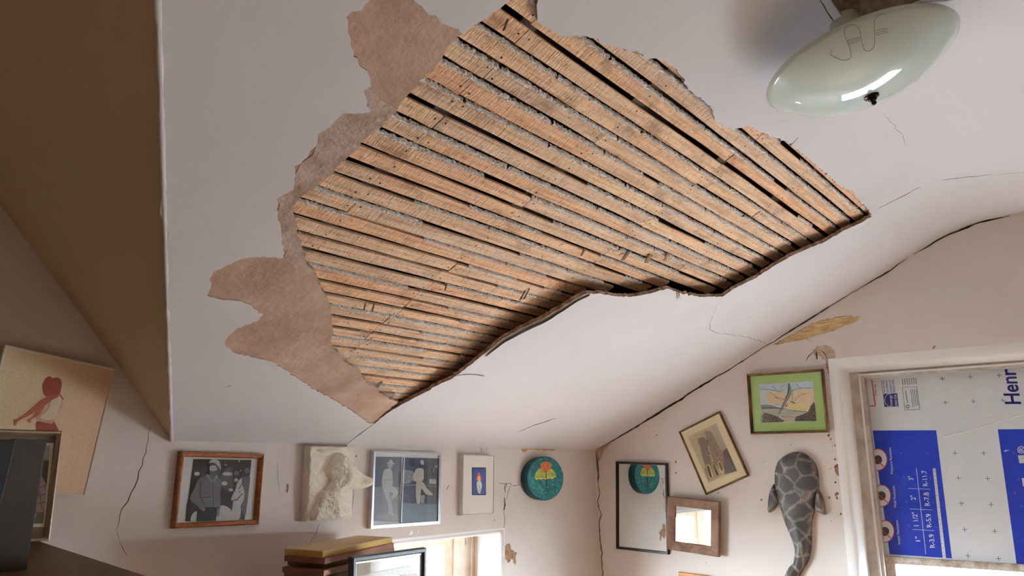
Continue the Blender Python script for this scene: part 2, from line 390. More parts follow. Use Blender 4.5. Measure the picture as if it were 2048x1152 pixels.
ceil_cracks = [
    ccrack([(751, 846), (735, 857), (720, 868), (705, 879), (694, 889)], 0.006, 1),
    ccrack([(1446, 597), (1432, 612), (1422, 640), (1419, 658), (1440, 668), (1485, 672), (1520, 682), (1537, 690)], 0.0022, 2),
    ccrack([(1757, 417), (1790, 400), (1815, 388), (1842, 374)], 0.006, 3),
    ccrack([(1884, 360), (1920, 356), (1950, 353), (1985, 349)], 0.005, 4),
    ccrack([(1990, 349), (2020, 347), (2060, 343)], 0.002, 5),
    ccrack([(1578, 296), (1588, 284), (1596, 275)], 0.004, 6),
    ccrack([(1035, 864), (1070, 850), (1095, 842), (1114, 836)], 0.010, 7),
    ccrack([(903, 754), (925, 749), (950, 749), (968, 752)], 0.008, 8),
    ccrack([(1640, 0), (1653, 22), (1662, 35), (1675, 52)], 0.003, 9),
    ccrack([(1838, 5), (1870, 2), (1915, -2)], 0.004, 10),
    ccrack([(1702, 470), (1720, 458), (1738, 446)], 0.002, 11),
    ccrack([(1765, 225), (1800, 265), (1815, 295)], 0.0010, 12),
    ccrack([(448, 774), (462, 772)], 0.004, 13),
]
outer = [(XW+0.06, -3.06), (XW+0.06, YW+0.06)]
yy = list(np.linspace(YW+0.06, Y0, 46))
for i, y in enumerate(yy):
    outer.append((xB(y, zA(y))+(random.gauss(0, 0.004) if 0 < i < 45 else 0), y))
outer.append((xB(-3.06, ZC), -3.06))
# recessed well in the flat ceiling behind the lamp
wc = on_z((1695, 43), ZC)
well = [(wc[0], wc[1]), (wc[0]-0.9, wc[1]), (wc[0]-0.9, wc[1]-0.8), (wc[0], wc[1]-0.8)]
regs = [(hole, 0, None, 0.013)] + [(c, 0.016, M_VOID, 0) for c in ceil_cracks] + [(well, 0.16, M_CEIL, 0), (chip, 0.005, M_BROWN, 0), (skim, 0.002, M_BROWN2, 0), (peel, 0.0035, M_BROWN, 0)]
# denser points around the sagging sheet
ceiling = panel('ceiling', outer, regs, ceil_pt, M_CEIL, M_EDGE, 0.07)
tag(ceiling, 'sloped white plaster ceiling with a large hole showing wooden laths', None, kind='structure')
# shaded second slope
def left_pt(x, y, dep=0): return (x, y, min(zB(x, y), ZC)+dep+0.0015*math.sin(8*x+5*y))
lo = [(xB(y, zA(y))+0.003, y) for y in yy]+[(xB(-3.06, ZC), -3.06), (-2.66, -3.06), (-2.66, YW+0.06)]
c2 = panel('ceiling', lo, [], left_pt, M_SHADECEIL, M_SHADECEIL, 0.12)
tag(c2, 'plain sloped ceiling plane in shade left of the valley edge', None, kind='structure')
# uneven plaster bead along the valley
rows = []
for i, y in enumerate(np.linspace(YW-0.005, 0.75, 90)):
    x = xB(y, zA(y)); z = zA(y)-0.003+random.gauss(0, 0.0012); r = 0.004+random.random()*0.0025
    rows.append([(x+math.cos(a)*r, y, z+math.sin(a)*r*0.7) for a in np.linspace(math.pi*0.95, math.pi*2.1, 6)])
MB().grid(rows).build('corner_bead', M_CEIL, ceiling, True)

# ------------------------------------------------------------------ laths, keys, rafters
DEP = 0.017
KA = ZK+T*YW-CAM[2]
RATIO = (KA+DEP*math.hypot(1, T))/KA
GAPS = [1.900, 1.853, 1.805, 1.755, 1.708, 1.657, 1.607, 1.558, 1.504, 1.454, 1.401, 1.352, 1.302, 1.253, 1.208, 1.155, 1.106, 1.057, 1.011, .963, .917, .869, .822, .781, .735, .691, .648, .603, .56, .515, .470, .425, .381, .337, .294, .25, .206, .163, .12, .077, .035]
CSL = math.hypot(1, T)
def lath_pt(x, s, dep):      # s measured up the slope on the lath plane
    yA = YW-s/CSL; P = np.array([x, yA, ZK+T*(YW-yA)])
    q = CAM+(np.array([0, P[1], P[2]])-np.array([0, 0, CAM[2]])-np.array([0, CAM[1], 0]))*RATIO
    n = NRM*(dep)
    return (x, q[1]+n[1], CAM[2]+(P[2]-CAM[2])*RATIO+n[2])
RAFT = [0.24, 0.67, 1.11, 1.545, 2.02, 2.44, 2.90, 3.30]
holeA = np.array(hole)
def xspan(s):
    yA = YW-s/CSL; xs = []
    for i in range(len(holeA)):
        a, b = holeA[i], holeA[(i+1) % len(holeA)]
        if (a[1] > yA) != (b[1] > yA): xs.append(a[0]+(b[0]-a[0])*(yA-a[1])/(b[1]-a[1]))
    return (min(xs), max(xs)) if len(xs) > 1 else None
def make_lath(x0, x1, s0, s1, tilt, nails):
    n = max(3, min(7, int((x1-x0)/0.14))); mb = MB(); rows = []
    th = 0.0075; dz = random.uniform(-0.0012, 0.0012)
    for i in range(n+1):
        x = x0+(x1-x0)*i/n; t = tilt*(x-(x0+x1)/2)
        a = s0+t+random.gauss(0, 0.0008); b = s1+t+random.gauss(0, 0.0008); d = dz+random.gauss(0, 0.0006)
        rows.append([lath_pt(x, a, d+th), lath_pt(x, a, d), lath_pt(x, b, d), lath_pt(x, b, d+th)])
    mb.grid(rows)
    for r in (0, len(rows)-1):
        k = r*4; mb.f.append((k, k+1, k+2, k+3))
    mi = [0]*len(mb.f)
    for (nx, ns) in nails:
        k = len(mb.v); mb.v += [lath_pt(nx+0.0028*math.cos(q*math.pi/3), ns+0.0028*math.sin(q*math.pi/3), -0.0025) for q in range(6)]
        mb.f.append(tuple(range(k, k+6))); mi.append(1)
    o = mesh('lath', mb.v, mb.f, [M_LATH, M_VOID], ceiling, False, mi)
    return o
for gi in range(len(GAPS)-1):
    s_hi, s_lo = GAPS[gi], GAPS[gi+1]; sm = (s_hi+s_lo)/2
    spans = [xspan(q) for q in (s_hi, sm, s_lo)]; spans = [q for q in spans if q]
    if not spans: continue
    xa = min(q[0] for q in spans)-0.06; xb = max(q[1] for q in spans)+0.09
    gw = random.uniform(0.0095, 0.0135) if sm < 1.3 else random.uniform(0.0130, 0.0165)
    if abs(s_hi-1.708) < .001 or abs(s_lo-1.708) < .001: gw = 0.0125
    cuts = [xa]
    cand = [r for r in RAFT if xa+0.12 < r < xb-0.12]
    random.shuffle(cand)
    for r in sorted(cand[:(1 if len(cand) < 4 else 2)]): cuts.append(r+random.uniform(-0.01, 0.01))
    cuts.append(xb)
    for a, b in zip(cuts[:-1], cuts[1:]):
        off = random.gauss(0, 0.0014); tl = random.gauss(0, 0.0022)
        nails = []
        for r in RAFT:
            if a+0.01 < r < b-0.01: nails.append((r+random.uniform(-.008, .008), sm+random.uniform(-.009, .009)))
        nails += [(a+0.016, sm+random.uniform(-.01, .01)), (b-0.016, sm+random.uniform(-.01, .01))]
        make_lath(a+0.0012, b-0.0012, s_lo+gw/2+off, s_hi-gw/2+off, tl, nails)
    # plaster squeezed into the gap below this lath
    for_gap = s_lo; sp = xspan(for_gap)
    if sp is None: continue
    rows = []; x = sp[0]-0.02; mb = MB()
    prob = 0.9 if for_gap > 1.35 else (0.42 if for_gap > 0.75 else 0.4)
    if abs(for_gap-1.708) < .001: prob = 0.12
    if abs(for_gap-1.057) < .001 or abs(for_gap-1.454) < .001: prob = 0.35
    on = random.random() < prob; left = random.uniform(0.1, 0.5)
    def flush():
        if len(rows) > 2: mb.grid(list(rows))
        rows.clear()
    while x < sp[1]+0.02:
        if left <= 0:
            flush(); on = random.random() < prob; left = random.uniform(0.12, 0.55) if on else random.uniform(0.04, 0.22)
        if on:
            lo_ = for_gap-gw/2-0.0022; wid = gw*(0.62 if for_gap > 1.3 else 0.5)*random.uniform(0.7, 1.12)+0.002
            base = -0.0030
            rows.append([lath_pt(x+random.gauss(0, .001), lo_+wid*k/4, base+0.0028*abs(k/4-0.4)+random.gauss(0, 0.0014)+(0.006 if k == 4 else 0)) for k in range(5)])
        st = 0.0055; x += st; left -= st
    flush()
    if mb.v: mb.build('plaster_key', M_KEY, ceiling, False)
for r in RAFT[1:]:
    mb = MB(); w = 0.024
    a, b = max(0.02, (1.50-r)*2.1), 1.95
    if a > 1.8: continue
    mb.hexa([lath_pt(r-w, a, 0.0085), lath_pt(r+w, a, 0.0085), lath_pt(r+w, b, 0.0085), lath_pt(r-w, b, 0.0085)],
            [lath_pt(r-w, a, 0.11), lath_pt(r+w, a, 0.11), lath_pt(r+w, b, 0.11), lath_pt(r-w, b, 0.11)])
    mb.build('rafter', M_RAFTER, ceiling)
mb = MB()   # underside of the roof above, closed at its edges
q = [(1.42, -0.06), (XW+0.2, -0.06), (XW+0.2, 2.0), (0.53, 2.0)]
mb.hexa([lath_pt(x, s, 0.115) for x, s in q], [lath_pt(x, s, 0.135) for x, s in q])
for i in range(4):
    a, b = q[i], q[(i+1) % 4]; n = len(mb.v)
    mb.v += [lath_pt(*a, 0.006), lath_pt(*b, 0.006), lath_pt(*b, 0.12), lath_pt(*a, 0.12)]; mb.f.append((n, n+1, n+2, n+3))
mb.build('roof_deck', M_RAFTER, ceiling)
# split bits of wood hanging from the laths and paper fibres at the broken edge
def splinter(px, ln, w, parent=ceiling, m=M_RAFTER):
    x, y = on_ceil(px); s = (YW-y)*CSL; mb = MB(); d0 = -0.004
    a = random.uniform(-0.2, 0.2)
    mb.hexa([lath_pt(x-w/2, s, d0), lath_pt(x+w/2, s, d0), lath_pt(x+w/2, s, d0+.004), lath_pt(x-w/2, s, d0+.004)],
            [lath_pt(x-w/3+a*ln, s-ln, d0-.012), lath_pt(x+w/3+a*ln, s-ln*0.8, d0-.012), lath_pt(x+w/3+a*ln, s-ln*0.8, d0-.010), lath_pt(x-w/3+a*ln, s-ln, d0-.010)])
    mb.build('wood_splinter', m, parent)
M_SPL = mat('weathered_splinter', (150, 122, 96), 0.9, var=0.4, vscale=30)
for px, ln, w in (((1268, 506), .035, .016), ((1312, 528), .03, .022), ((1346, 508), .028, .012), ((1180, 500), .022, .008), ((775, 772), .045, .008), ((760, 612), .02, .003), ((742, 612), .016, .003), ((1070, 578), .04, .003), ((1062, 582), .036, .003), ((1026, 42), .02, .004), ((905, 572), .016, .004)):
    splinter(px, ln, w, m=M_SPL)
mb = MB()
for k in range(9):
    x, y = on_ceil((1352+k*0.9, 584)); z = ceil_pt(x, y)[2]
    mb.tube([(x, y, z+.004), (x+random.gauss(0, .004), y+random.gauss(0, .004), z-.012), (x+random.gauss(0, .007), y+random.gauss(0, .005), z-.03+random.random()*.012)], [.0009, .0007, .0003], 4)
tag(mb.build('hanging_fibres', M_SPL, ceiling), None, None)
# curled strip of plaster along the lower break
for j, (i0, i1) in enumerate(((9, 16),)):
    rows = []
    pts = ragged([on_ceil((p[0]+6, p[1]+3)) for p in LOW_EDGE_PX[i0:i1]], 0.02, 0.0015, False, 40+j)
    for i, (x, y) in enumerate(pts):
        z = ceil_pt(x, y)[2]; k = math.sin(math.pi*i/(len(pts)-1))
        rows.append([(x+0.004, y+0.002, z-0.001), (x-0.004, y-0.003, z-0.002-0.004*k), (x-0.010, y-0.006, z-0.004-0.006*k)])
    MB().grid(rows).build('peeling_strip', M_EDGE, ceiling, True)

# ------------------------------------------------------------------ walls
def wcrack(f, px, w, s): return ribbon(ragged([f(p) for p in px], 0.018, 0.003, False, seed=60+s), w)
def yw(p): q = on_y(p, YW); return (q[0], q[2])
def xw(p): q = on_x(p, XW); return (q[1], q[2])
def spots(f, n, box, r, seed):
    g = np.random.default_rng(seed); out = []
    for _ in range(n):
        c = np.array(f((g.uniform(box[0], box[2]), g.uniform(box[1], box[3])))); R = r*g.uniform(0.4, 1.3); k = 7
        out.append([tuple(c+R*g.uniform(.5, 1.2)*np.array([math.cos(a)*g.uniform(.5, 1), math.sin(a)])) for a in np.linspace(0, 2*math.pi, k, endpoint=False)])
    return out
# low wall with the small window
WX1 = yw((1005, 1063))[0]; WZ1 = yw((1005, 1063))[1]; WX0 = WX1-0.90; WZ0 = 0.5
w1 = [(WX0, WZ0), (WX1, WZ0), (WX1, WZ1-0.02), (WX1-0.02, WZ1), (WX0+0.02, WZ1), (WX0, WZ1-0.02)]
lreg = [(w1, 0, None, 0.0)]
for i, (px, w) in enumerate((([(301, 852), (296, 880), (285, 930), (262, 985), (243, 1018), (232, 1060)], .0035), ([(233, 1062), (240, 1085), (255, 1112)], .0018), ([(640, 1046), (632, 1070), (612, 1100)], .002), ([(1014, 966), (1010, 975), (1011, 985)], .010), ([(1009, 995), (1010, 1010), (1008, 1020)], .012), ([(1008, 1020), (1010, 1040), (1007, 1060)], .004), ([(1022, 968), (1016, 985), (1014, 1000)], .003), ([(955, 891), (962, 896), (968, 890)], .005), ([(962, 896), (962, 904)], .004), ([(997, 967), (1010, 968), (1040, 971)], .0025), ([(893, 980), (898, 970)], .006), ([(978, 890), (1020, 893), (1045, 897)], .002), ([(557, 925), (556, 960), (560, 985)], .0015), ([(690, 888), (694, 893)], .008), ([(707, 960), (706, 1000), (703, 1040)], .002))):
    lreg.append((wcrack(yw, px, w, i), 0.012, M_VOID, 0))
for sp in spots(yw, 16, (700, 885, 1180, 1060), 0.0045, 5): lreg.append((sp, 0.004, M_STAIN, 0))
lreg.append((ragged([yw(p) for p in [(720, 880), (780, 876), (860, 879), (950, 886), (948, 889), (850, 885), (720, 884)]], .012, .0015, seed=71), .0012, M_ORANGE, 0))
lreg.append((ragged([yw(p) for p in [(1040, 893), (1055, 888), (1112, 896), (1108, 902), (1060, 899), (1046, 905)]], .012, .002, seed=72), .0012, M_ORANGE, 0))
lreg.append((ragged([yw(p) for p in [(1008, 1092), (1018, 1086), (1024, 1100), (1033, 1104), (1030, 1130), (1024, 1118), (1016, 1126), (1006, 1112)]], .008, .003, seed=73), .0015, M_STAIN, 0))
lreg.append((ragged([yw(p) for p in [(822, 1060), (828, 1064), (824, 1072), (818, 1069)]], .005, .001, seed=74), .001, M_REVEAL, 0))
lreg.append((ragged([yw(p) for p in [(836, 1058), (840, 1064), (835, 1069)]], .005, .001, seed=75), .001, M_REVEAL, 0))
lreg.append((ragged([yw(p) for p in [(574, 968), (578, 968), (576, 985), (572, 984)]], .005, .001, seed=76), .001, M_STAIN, 0))
def left_wall_pt(u, v, d): return (u, YW+d+0.002*math.sin(5*u)*math.sin(4*v+1), v)
wall_left = panel('wall_left', [(-2.66, -0.05), (XW+0.05, -0.05), (XW+0.05, 3.0), (-2.66, 3.0)], lreg, left_wall_pt, M_WALL, M_EDGE, 0.11)
tag(wall_left, 'low pinkish white plaster wall hung with pictures, small window below', None, kind='structure')
# gable wall with the boarded window
GY1 = 1.053; GZ1 = 1.55+0.440; GY0 = -0.62; GZ0 = 0.42
g1 = [(GY0, GZ0), (GY1, GZ0), (GY1, GZ1-0.015), (GY1-0.015, GZ1), (GY0+0.015, GZ1), (GY0, GZ1-0.015)]
greg = [(g1, 0, None, 0.0)]
def jcrack(y0, y1, w, s):
    g = np.random.default_rng(s); ys = np.arange(y0, y1, -0.022)
    off = np.cumsum(g.normal(size=len(ys))*.0016); off -= np.linspace(off[0], off[-1], len(ys))
    return ribbon([(y, zA(y)-.0065-abs(o)) for y, o in zip(ys, off)], w)
greg += [(jcrack(*q), .014, M_VOID, 0) for q in ((2.33, 1.37, .011, 1), (1.39, .93, .008, 2), (.95, .70, .007, 3), (.68, .30, .010, 4))]
for i, (px, w) in enumerate((([(1193, 905), (1195, 930), (1196, 962)], .014), ([(1196, 962), (1200, 985), (1195, 1002), (1203, 1030), (1198, 1052), (1202, 1090), (1205, 1152), (1207, 1200)], .008), ([(1640, 700), (1648, 706), (1655, 720), (1664, 726)], .005), ([(1632, 704), (1634, 718)], .008), ([(1612, 722), (1624, 706), (1632, 700)], .004), ([(1612, 672), (1622, 684)], .0015), ([(1865, 697), (1870, 692)], .006))):
    greg.append((wcrack(xw, px, w, 20+i), 0.014, M_VOID, 0))
for sp in spots(xw, 20, (1652, 780, 1692, 1060), 0.007, 9): greg.append((sp, 0.003, M_STAIN, 0))
for sp in spots(xw, 10, (1655, 860, 1690, 1030), 0.004, 10): greg.append((sp, 0.006, M_VOID, 0))
for sp in spots(xw, 16, (1230, 860, 1660, 1150), 0.005, 12): greg.append((sp, 0.003, M_STAIN, 0))
greg.append((ragged([xw(p) for p in [(1545, 689), (1580, 671), (1610, 654), (1640, 641), (1690, 631), (1722, 633), (1716, 640), (1700, 648), (1650, 667), (1600, 680)]], .012, .0025, seed=81), .006, M_RAWWOOD, 0))
greg.append((ragged([xw(p) for p in [(1624, 700), (1634, 692), (1650, 690), (1664, 696), (1672, 712), (1668, 726), (1652, 724), (1642, 714), (1632, 712)]], .01, .003, seed=82), .004, M_TAN, 0))
greg.append((ragged([xw(p) for p in [(1650, 728), (1668, 726), (1672, 745), (1656, 748)]], .008, .003, seed=83), .005, M_STAIN, 0))
greg.append((ragged([xw(p) for p in [(1668, 934), (1678, 926), (1690, 927), (1698, 944), (1692, 957), (1674, 950)]], .008, .002, seed=84), .003, M_STAIN, 0))
greg.append((ragged([xw(p) for p in [(1190, 905), (1205, 888), (1222, 886), (1208, 902), (1198, 922)]], .01, .002, seed=85), .003, M_TAN, 0))
def gable_pt(u, v, d): return (XW+d+0.002*math.sin(4*u+1)*math.sin(5*v), u, v)
wall_right = panel('wall_right', [(-3.06, -0.05), (YW+0.05, -0.05), (YW+0.05, 3.0), (-3.06, 3.0)], greg, gable_pt, M_GABLE, M_EDGE, 0.11)
tag(wall_right, 'gable wall of stained white plaster around the boarded window', None, kind='structure')
tag(MB().box((-2.66, -3.1, -0.1), (-2.6, YW+0.05, 3.0)).build('wall_rear', M_FAR), 'plain tan wall behind the viewer', kind='structure')
tag(MB().box((-2.66, -3.1, -0.1), (XW+0.05, -3.04, 3.0)).build('wall_back', M_FAR), 'plain tan wall across the room', kind='structure')
tag(MB().box((-2.7, -3.14, 2.98), (XW+0.1, YW+0.1, 3.06)).build('roof_light_cap', M_RAFTER), 'unseen dark slab above the plaster ceiling, added to stop light leaks', kind='structure')  # unseen slab added to keep sky light from leaking in above the ceiling
floor = mesh('floor', [(-2.66, -3.06, 0), (XW+.05, -3.06, 0), (XW+.05, YW+.05, 0), (-2.66, YW+.05, 0)], [(0, 1, 2, 3)], M_FLOOR)
tag(floor, 'pale wooden board floor of the attic room', kind='structure')

# ------------------------------------------------------------------ windows
def loop_sweep(mb, rect, prof, to):   # rect (u0,v0,u1,v1), prof list of (inset, depth)
    rows = []
    for ins, dep in prof:
        u0, v0, u1, v1 = rect
        rows.append([to(u, v, dep) for u, v in ((u0+ins, v0+ins), (u1-ins, v0+ins), (u1-ins, v1-ins), (u0+ins, v1-ins), (u0+ins, v0+ins))])
    mb.grid(rows)
def bar(mb, u0, v0, u1, v1, d0, d1, to):
    mb.hexa([to(u0, v0, d0), to(u1, v0, d0), to(u1, v1, d0), to(u0, v1, d0)], [to(u0, v0, d1), to(u1, v0, d1), to(u1, v1, d1), to(u0, v1, d1)])
M_FRAMEW = mat('window_frame_paint', (226, 212, 196), 0.5, dark=(200, 178, 158), vscale=8, bump=0.1, bscale=40)
M_FRAMEG = mat('worn_grey_frame', (214, 205, 197), 0.6, dark=(180, 164, 150), vscale=12, bump=0.2, bscale=40)
kt = lambda u, v, d: (u, YW+d, v)
gt = lambda u, v, d: (XW+d, u, v)
win1 = empty('window_1', (WX1-0.45, YW+0.16, WZ0)); tag(win1, 'small casement window in the low wall, bright daylight behind', kind='structure')
def wpart(name, fn, m, par, root, smooth=False):
    mb = MB(); fn(mb); o = mb.build(name, m, par, smooth); off = root
    o.data.transform(Matrix.Translation(-Vector(off.location)))
    return o
wpart('reveal', lambda mb: loop_sweep(mb, (WX0, WZ0, WX1, WZ1), [(-.015, -.001), (-.004, 0), (.004, .004), (.010, .014), (.012, .03), (.014, .26)], kt), M_REVEAL, win1, win1, True)
kd = 0.155
Q = lambda px: on_y(px, YW+kd)
sx = [Q((x, 1110))[0] for x in (858, 885, 909, 955)]
zt = Q((880, 1077))[2]; zg = Q((860, 1094))[2]
wpart('window_frame', lambda mb: (bar(mb, sx[2]+.004, WZ0, WX1-.01, WZ1-.01, kd, kd+.07, kt), bar(mb, WX0+.01, zt, sx[2]+.004, WZ1-.01, kd, kd+.07, kt), bar(mb, WX0+.01, WZ0, WX0+.09, zt, kd, kd+.07, kt), bar(mb, WX0+.09, WZ0, sx[2], WZ0+.05, kd, kd+.07, kt)), M_FRAMEW, win1, win1)
wpart('frame_bead', lambda mb: (bar(mb, sx[3]-.022, WZ0, sx[3]-.012, zt, kd-.014, kd, kt), bar(mb, sx[3]-.05, WZ0, sx[3]-.044, zt, kd-.008, kd, kt)), M_FRAMEW, win1, win1)
M_SASH = mat('pinkish_sash_paint', (226, 198, 178), 0.5, dark=(206, 168, 140), vscale=7)
for a, b in ((WX0+.092, sx[2]),):
    sash = wpart('sash', lambda mb: (bar(mb, a, zg, b, zt-.003, kd+.012, kd+.05, kt), bar(mb, a, WZ0+.05, b, WZ0+.11, kd+.012, kd+.05, kt), bar(mb, a, WZ0+.11, a+.055, zg, kd+.012, kd+.05, kt), bar(mb, b-.055, WZ0+.11, b, zg, kd+.012, kd+.05, kt)), M_SASH, win1, win1)
    wpart('glass_pane', lambda mb: bar(mb, a+.05, WZ0+.1, b-.05, zg+.005, kd+.03, kd+.033, kt), M_PANE, sash, win1)
hg = Q((932, 1076))
wpart('hinge', lambda mb: (bar(mb, hg[0]-.006, hg[2]-.03, hg[0]+.006, hg[2], kd-.006, kd, kt), mb.tube([(hg[0], YW+kd-.006, hg[2]-.03), (hg[0], YW+kd-.006, hg[2])], .004, 8)), M_FRAMEG, win1, win1)

win2 = empty('window_2', (XW+0.15, 0.1, GZ0)); tag(win2, 'wide gable window boarded above with white foam insulation board', kind='structure')
wpart('reveal', lambda mb: loop_sweep(mb, (GY0, GZ0, GY1, GZ1), [(-.03, -.002), (-.012, -.004), (.004, -.002), (.012, .006), (.018, .02), (.024, .05), (.03, .10), (.032, .32)], gt), M_REVEAL, win2, win2, True)
gd = 0.135
GQ = lambda px: on_x(px, XW+gd)
fy = GQ((1733, 770))[1]; fz1 = GQ((1760, 755))[2]; fzb = GQ((1790, 1113))[2]; pz = GQ((1800, 1128))[2]; py_ = GQ((1793, 1140))[1]
wpart('window_frame', lambda mb: (bar(mb, fy-.002, GZ0+.03, GY1-.03, GZ1-.03, gd-.035, gd+.06, gt), bar(mb, GY0+.03, fz1, fy, GZ1-.03, gd-.035, gd+.06, gt), bar(mb, GY0+.03, GZ0+.03, GY0+.1, fz1, gd-.035, gd+.06, gt), bar(mb, GY0+.1, GZ0+.03, fy, GZ0+.08, gd-.035, gd+.06, gt)), M_FRAMEG, win2, win2)
wpart('frame_bead', lambda mb: (bar(mb, fy+.012, GZ0+.08, fy+.020, GZ1-.05, gd-.045, gd-.03, gt), bar(mb, GY0+.1, fz1+.010, fy+.02, fz1+.017, gd-.045, gd-.03, gt)), M_REVEAL, win2, win2)
M_WORN = mat('peeling_sash_wood', (216, 206, 196), 0.8, dark=(150, 122, 96), vscale=26, bump=0.4, bscale=80)
sash2 = wpart('sash', lambda mb: (bar(mb, GY0+.1, pz, fy, fzb-.001, gd-.012, gd+.03, gt), bar(mb, py_, GZ0+.08, fy, pz, gd-.012, gd+.03, gt), bar(mb, GY0+.1, GZ0+.08, GY0+.16, pz, gd-.012, gd+.03, gt), bar(mb, GY0+.16, GZ0+.08, py_, GZ0+.14, gd-.012, gd+.03, gt)), M_WORN, win2, win2)
wpart('glass_pane', lambda mb: bar(mb, GY0+.15, GZ0+.13, py_+.005, pz+.005, gd+.012, gd+.015, gt), M_PANE, sash2, win2)

# ------------------------------------------------------------------ foam insulation board
M_FOAM = mat('white_foam_facing', (222, 222, 222), 0.55, var=0.03, vscale=4)
M_BLUE = mat('blue_print', (26, 58, 186), 0.45)
M_BLUE2 = mat('dark_blue_letters', (26, 34, 122), 0.45)
M_WPRINT = mat('white_print', (236, 238, 244), 0.5)
M_GREYP = mat('grey_print', (104, 108, 116), 0.5)
M_RED = mat('red_print', (206, 70, 70), 0.5)
_nt = M_FOAM.node_tree; _o = [n for n in _nt.nodes if n.type == 'OUTPUT_MATERIAL'][0]; _p = _nt.nodes['Principled BSDF']
_tr = _nt.nodes.new('ShaderNodeBsdfTranslucent'); _mx = _nt.nodes.new('ShaderNodeMixShader'); _mx.inputs[0].default_value = 0.045
_nt.links.new(_p.outputs[0], _mx.inputs[1]); _nt.links.new(_tr.outputs[0], _mx.inputs[2]); _nt.links.new(_mx.outputs[0], _o.inputs[0])
FX = XW+gd+0.004
foam = empty('foam_board', (FX+.02, 0.3, fzb)); tag(foam, 'white foam insulation board with blue printed panels filling the upper gable window', 'insulation board')
bmx = MB().box((FX, GY0+.1, fzb), (FX+.04, fy-.002, fz1)); bo = bmx.build('board', M_FOAM, foam); bo.data.transform(Matrix.Translation(-Vector(foam.location)))
FQ = lambda p: on_x(p, FX)
def fpoly(name, px, m, dep=.0004, parent=None):
    pts = [FQ(p) for p in px]; n = len(pts)
    v = [(FX-dep, p[1], p[2]) for p in pts]+[(FX+.0002, p[1], p[2]) for p in pts]
    f = [tuple(range(n-1, -1, -1))]+[(i, (i+1) % n, n+(i+1) % n, n+i) for i in range(n)]
    o = mesh(name, v, f, m, parent or foam); o.data.transform(Matrix.Translation(-Vector(foam.location)))
    if parent: o.data.transform(Matrix.Identity(4))
    return o
fz = lambda pts: crop(1740, 850, 1175/308, pts)
ft = lambda pts: crop(1740, 700, 1774/308, pts)
bp1 = fpoly('blue_panel', fz([(20, 42), (505, 40), (625, 1018), (150, 985)]), M_BLUE)
bp2 = fpoly('blue_panel', fz([(975, 33), (1600, 28), (1720, 1095), (1118, 1058)]), M_BLUE)
def line(name, a, b, w, m, dep=.0008):
    a = FQ(a); b = FQ(b); d = b-a; d /= np.linalg.norm(d); nn = np.array([0, -d[2], d[1]])*w/2
    pts = [a+nn, b+nn, b-nn, a-nn]; n = 4
    v = [(FX-dep, p[1], p[2]) for p in pts]+[(FX, p[1], p[2]) for p in pts]
    o = mesh(name, v, [(0, 1, 2, 3)]+[(i, (i+1) % n, n+(i+1) % n, n+i) for i in range(n)], m, foam); o.data.transform(Matrix.Translation(-Vector(foam.location)))
    return o
def text(name, body, base_px, end_px, height_px_top, m, dep=.0010, bold=0.0, parent=None):
    """lettering whose baseline runs from base_px to end_px; cap height reaches height_px_top above base"""
    cu = bpy.data.curves.new(name, 'FONT'); cu.body = body; cu.size = 1.0; cu.offset = bold
    t = bpy.data.objects.new(name, cu); COL.objects.link(t)
    dg = bpy.context.evaluated_depsgraph_get(); me = bpy.data.meshes.new_from_object(t.evaluated_get(dg))
    bpy.data.objects.remove(t); bpy.data.curves.remove(cu)
    co = np.array([v.co[:] for v in me.vertices]); x0, x1 = co[:, 0].min(), co[:, 0].max()
    yt = 0.70
    a, b, h = FQ(base_px), FQ(end_px), FQ(height_px_top)
    U = (b-a)/(x1-x0); Vv = (h-a)/yt
    for v in me.vertices:
        q = a+U*(v.co.x-x0)+Vv*v.co.y; v.co = Vector((FX-dep, q[1], q[2]))-Vector(foam.location)
    return link(name, me, parent or foam, m)
text('lettering', 'Moisture Resistant', *fz([(178, 372), (160, 170), (158, 374)]), M_WPRINT, parent=bp1)
text('lettering', 'Mold Resistant', *fz([(204, 628), (188, 462), (183, 630)]), M_WPRINT, parent=bp1)
text('lettering', 'Insect Resistant', *fz([(232, 908), (214, 726), (211, 910)]), M_WPRINT, parent=bp1)
for s_, a, b, h in (('1"', (385, 888), (380, 850), (350, 888)), ('1 1/2"', (372, 770), (358, 664), (335, 772)), ('2"', (350, 572), (344, 535), (314, 574)), ('3"', (332, 420), (326, 388), (297, 422)), ('R-3.9', (496, 935), (486, 832), (458, 938)), ('R-5.9', (470, 778), (462, 676), (434, 782)), ('R-7.8', (458, 614), (446, 512), (420, 618)), ('R-11.7', (442, 464), (430, 344), (404, 468))):
    text('lettering', s_, *fz([a, b, h]), M_WPRINT, bold=0.012, parent=bp1)
line('table_rule', *fz([(354, 330), (426, 985)]), .0022, M_WPRINT)
for a, b in (((292, 484), (460, 490)), ((305, 640), (475, 648)), ((322, 796), (490, 806))): line('table_rule', *fz([a, b]), .0018, M_WPRINT)
fpoly('ruler_strip', fz([(478, 332), (500, 330), (580, 1015), (555, 1015)]), M_WPRINT, .0008)
for i in range(22):
    t = (i+.5)/22; a = (482+74*t, 336+676*t); b = (497+74*t, 336+676*t)
    line('ruler_tick', *fz([a, b] if i % 3 == 0 else [((a[0]*2+b[0])/3, a[1]+6), ((a[0]*2+b[0])/3+8, a[1]+8)]), .0016, M_GREYP, .0011)
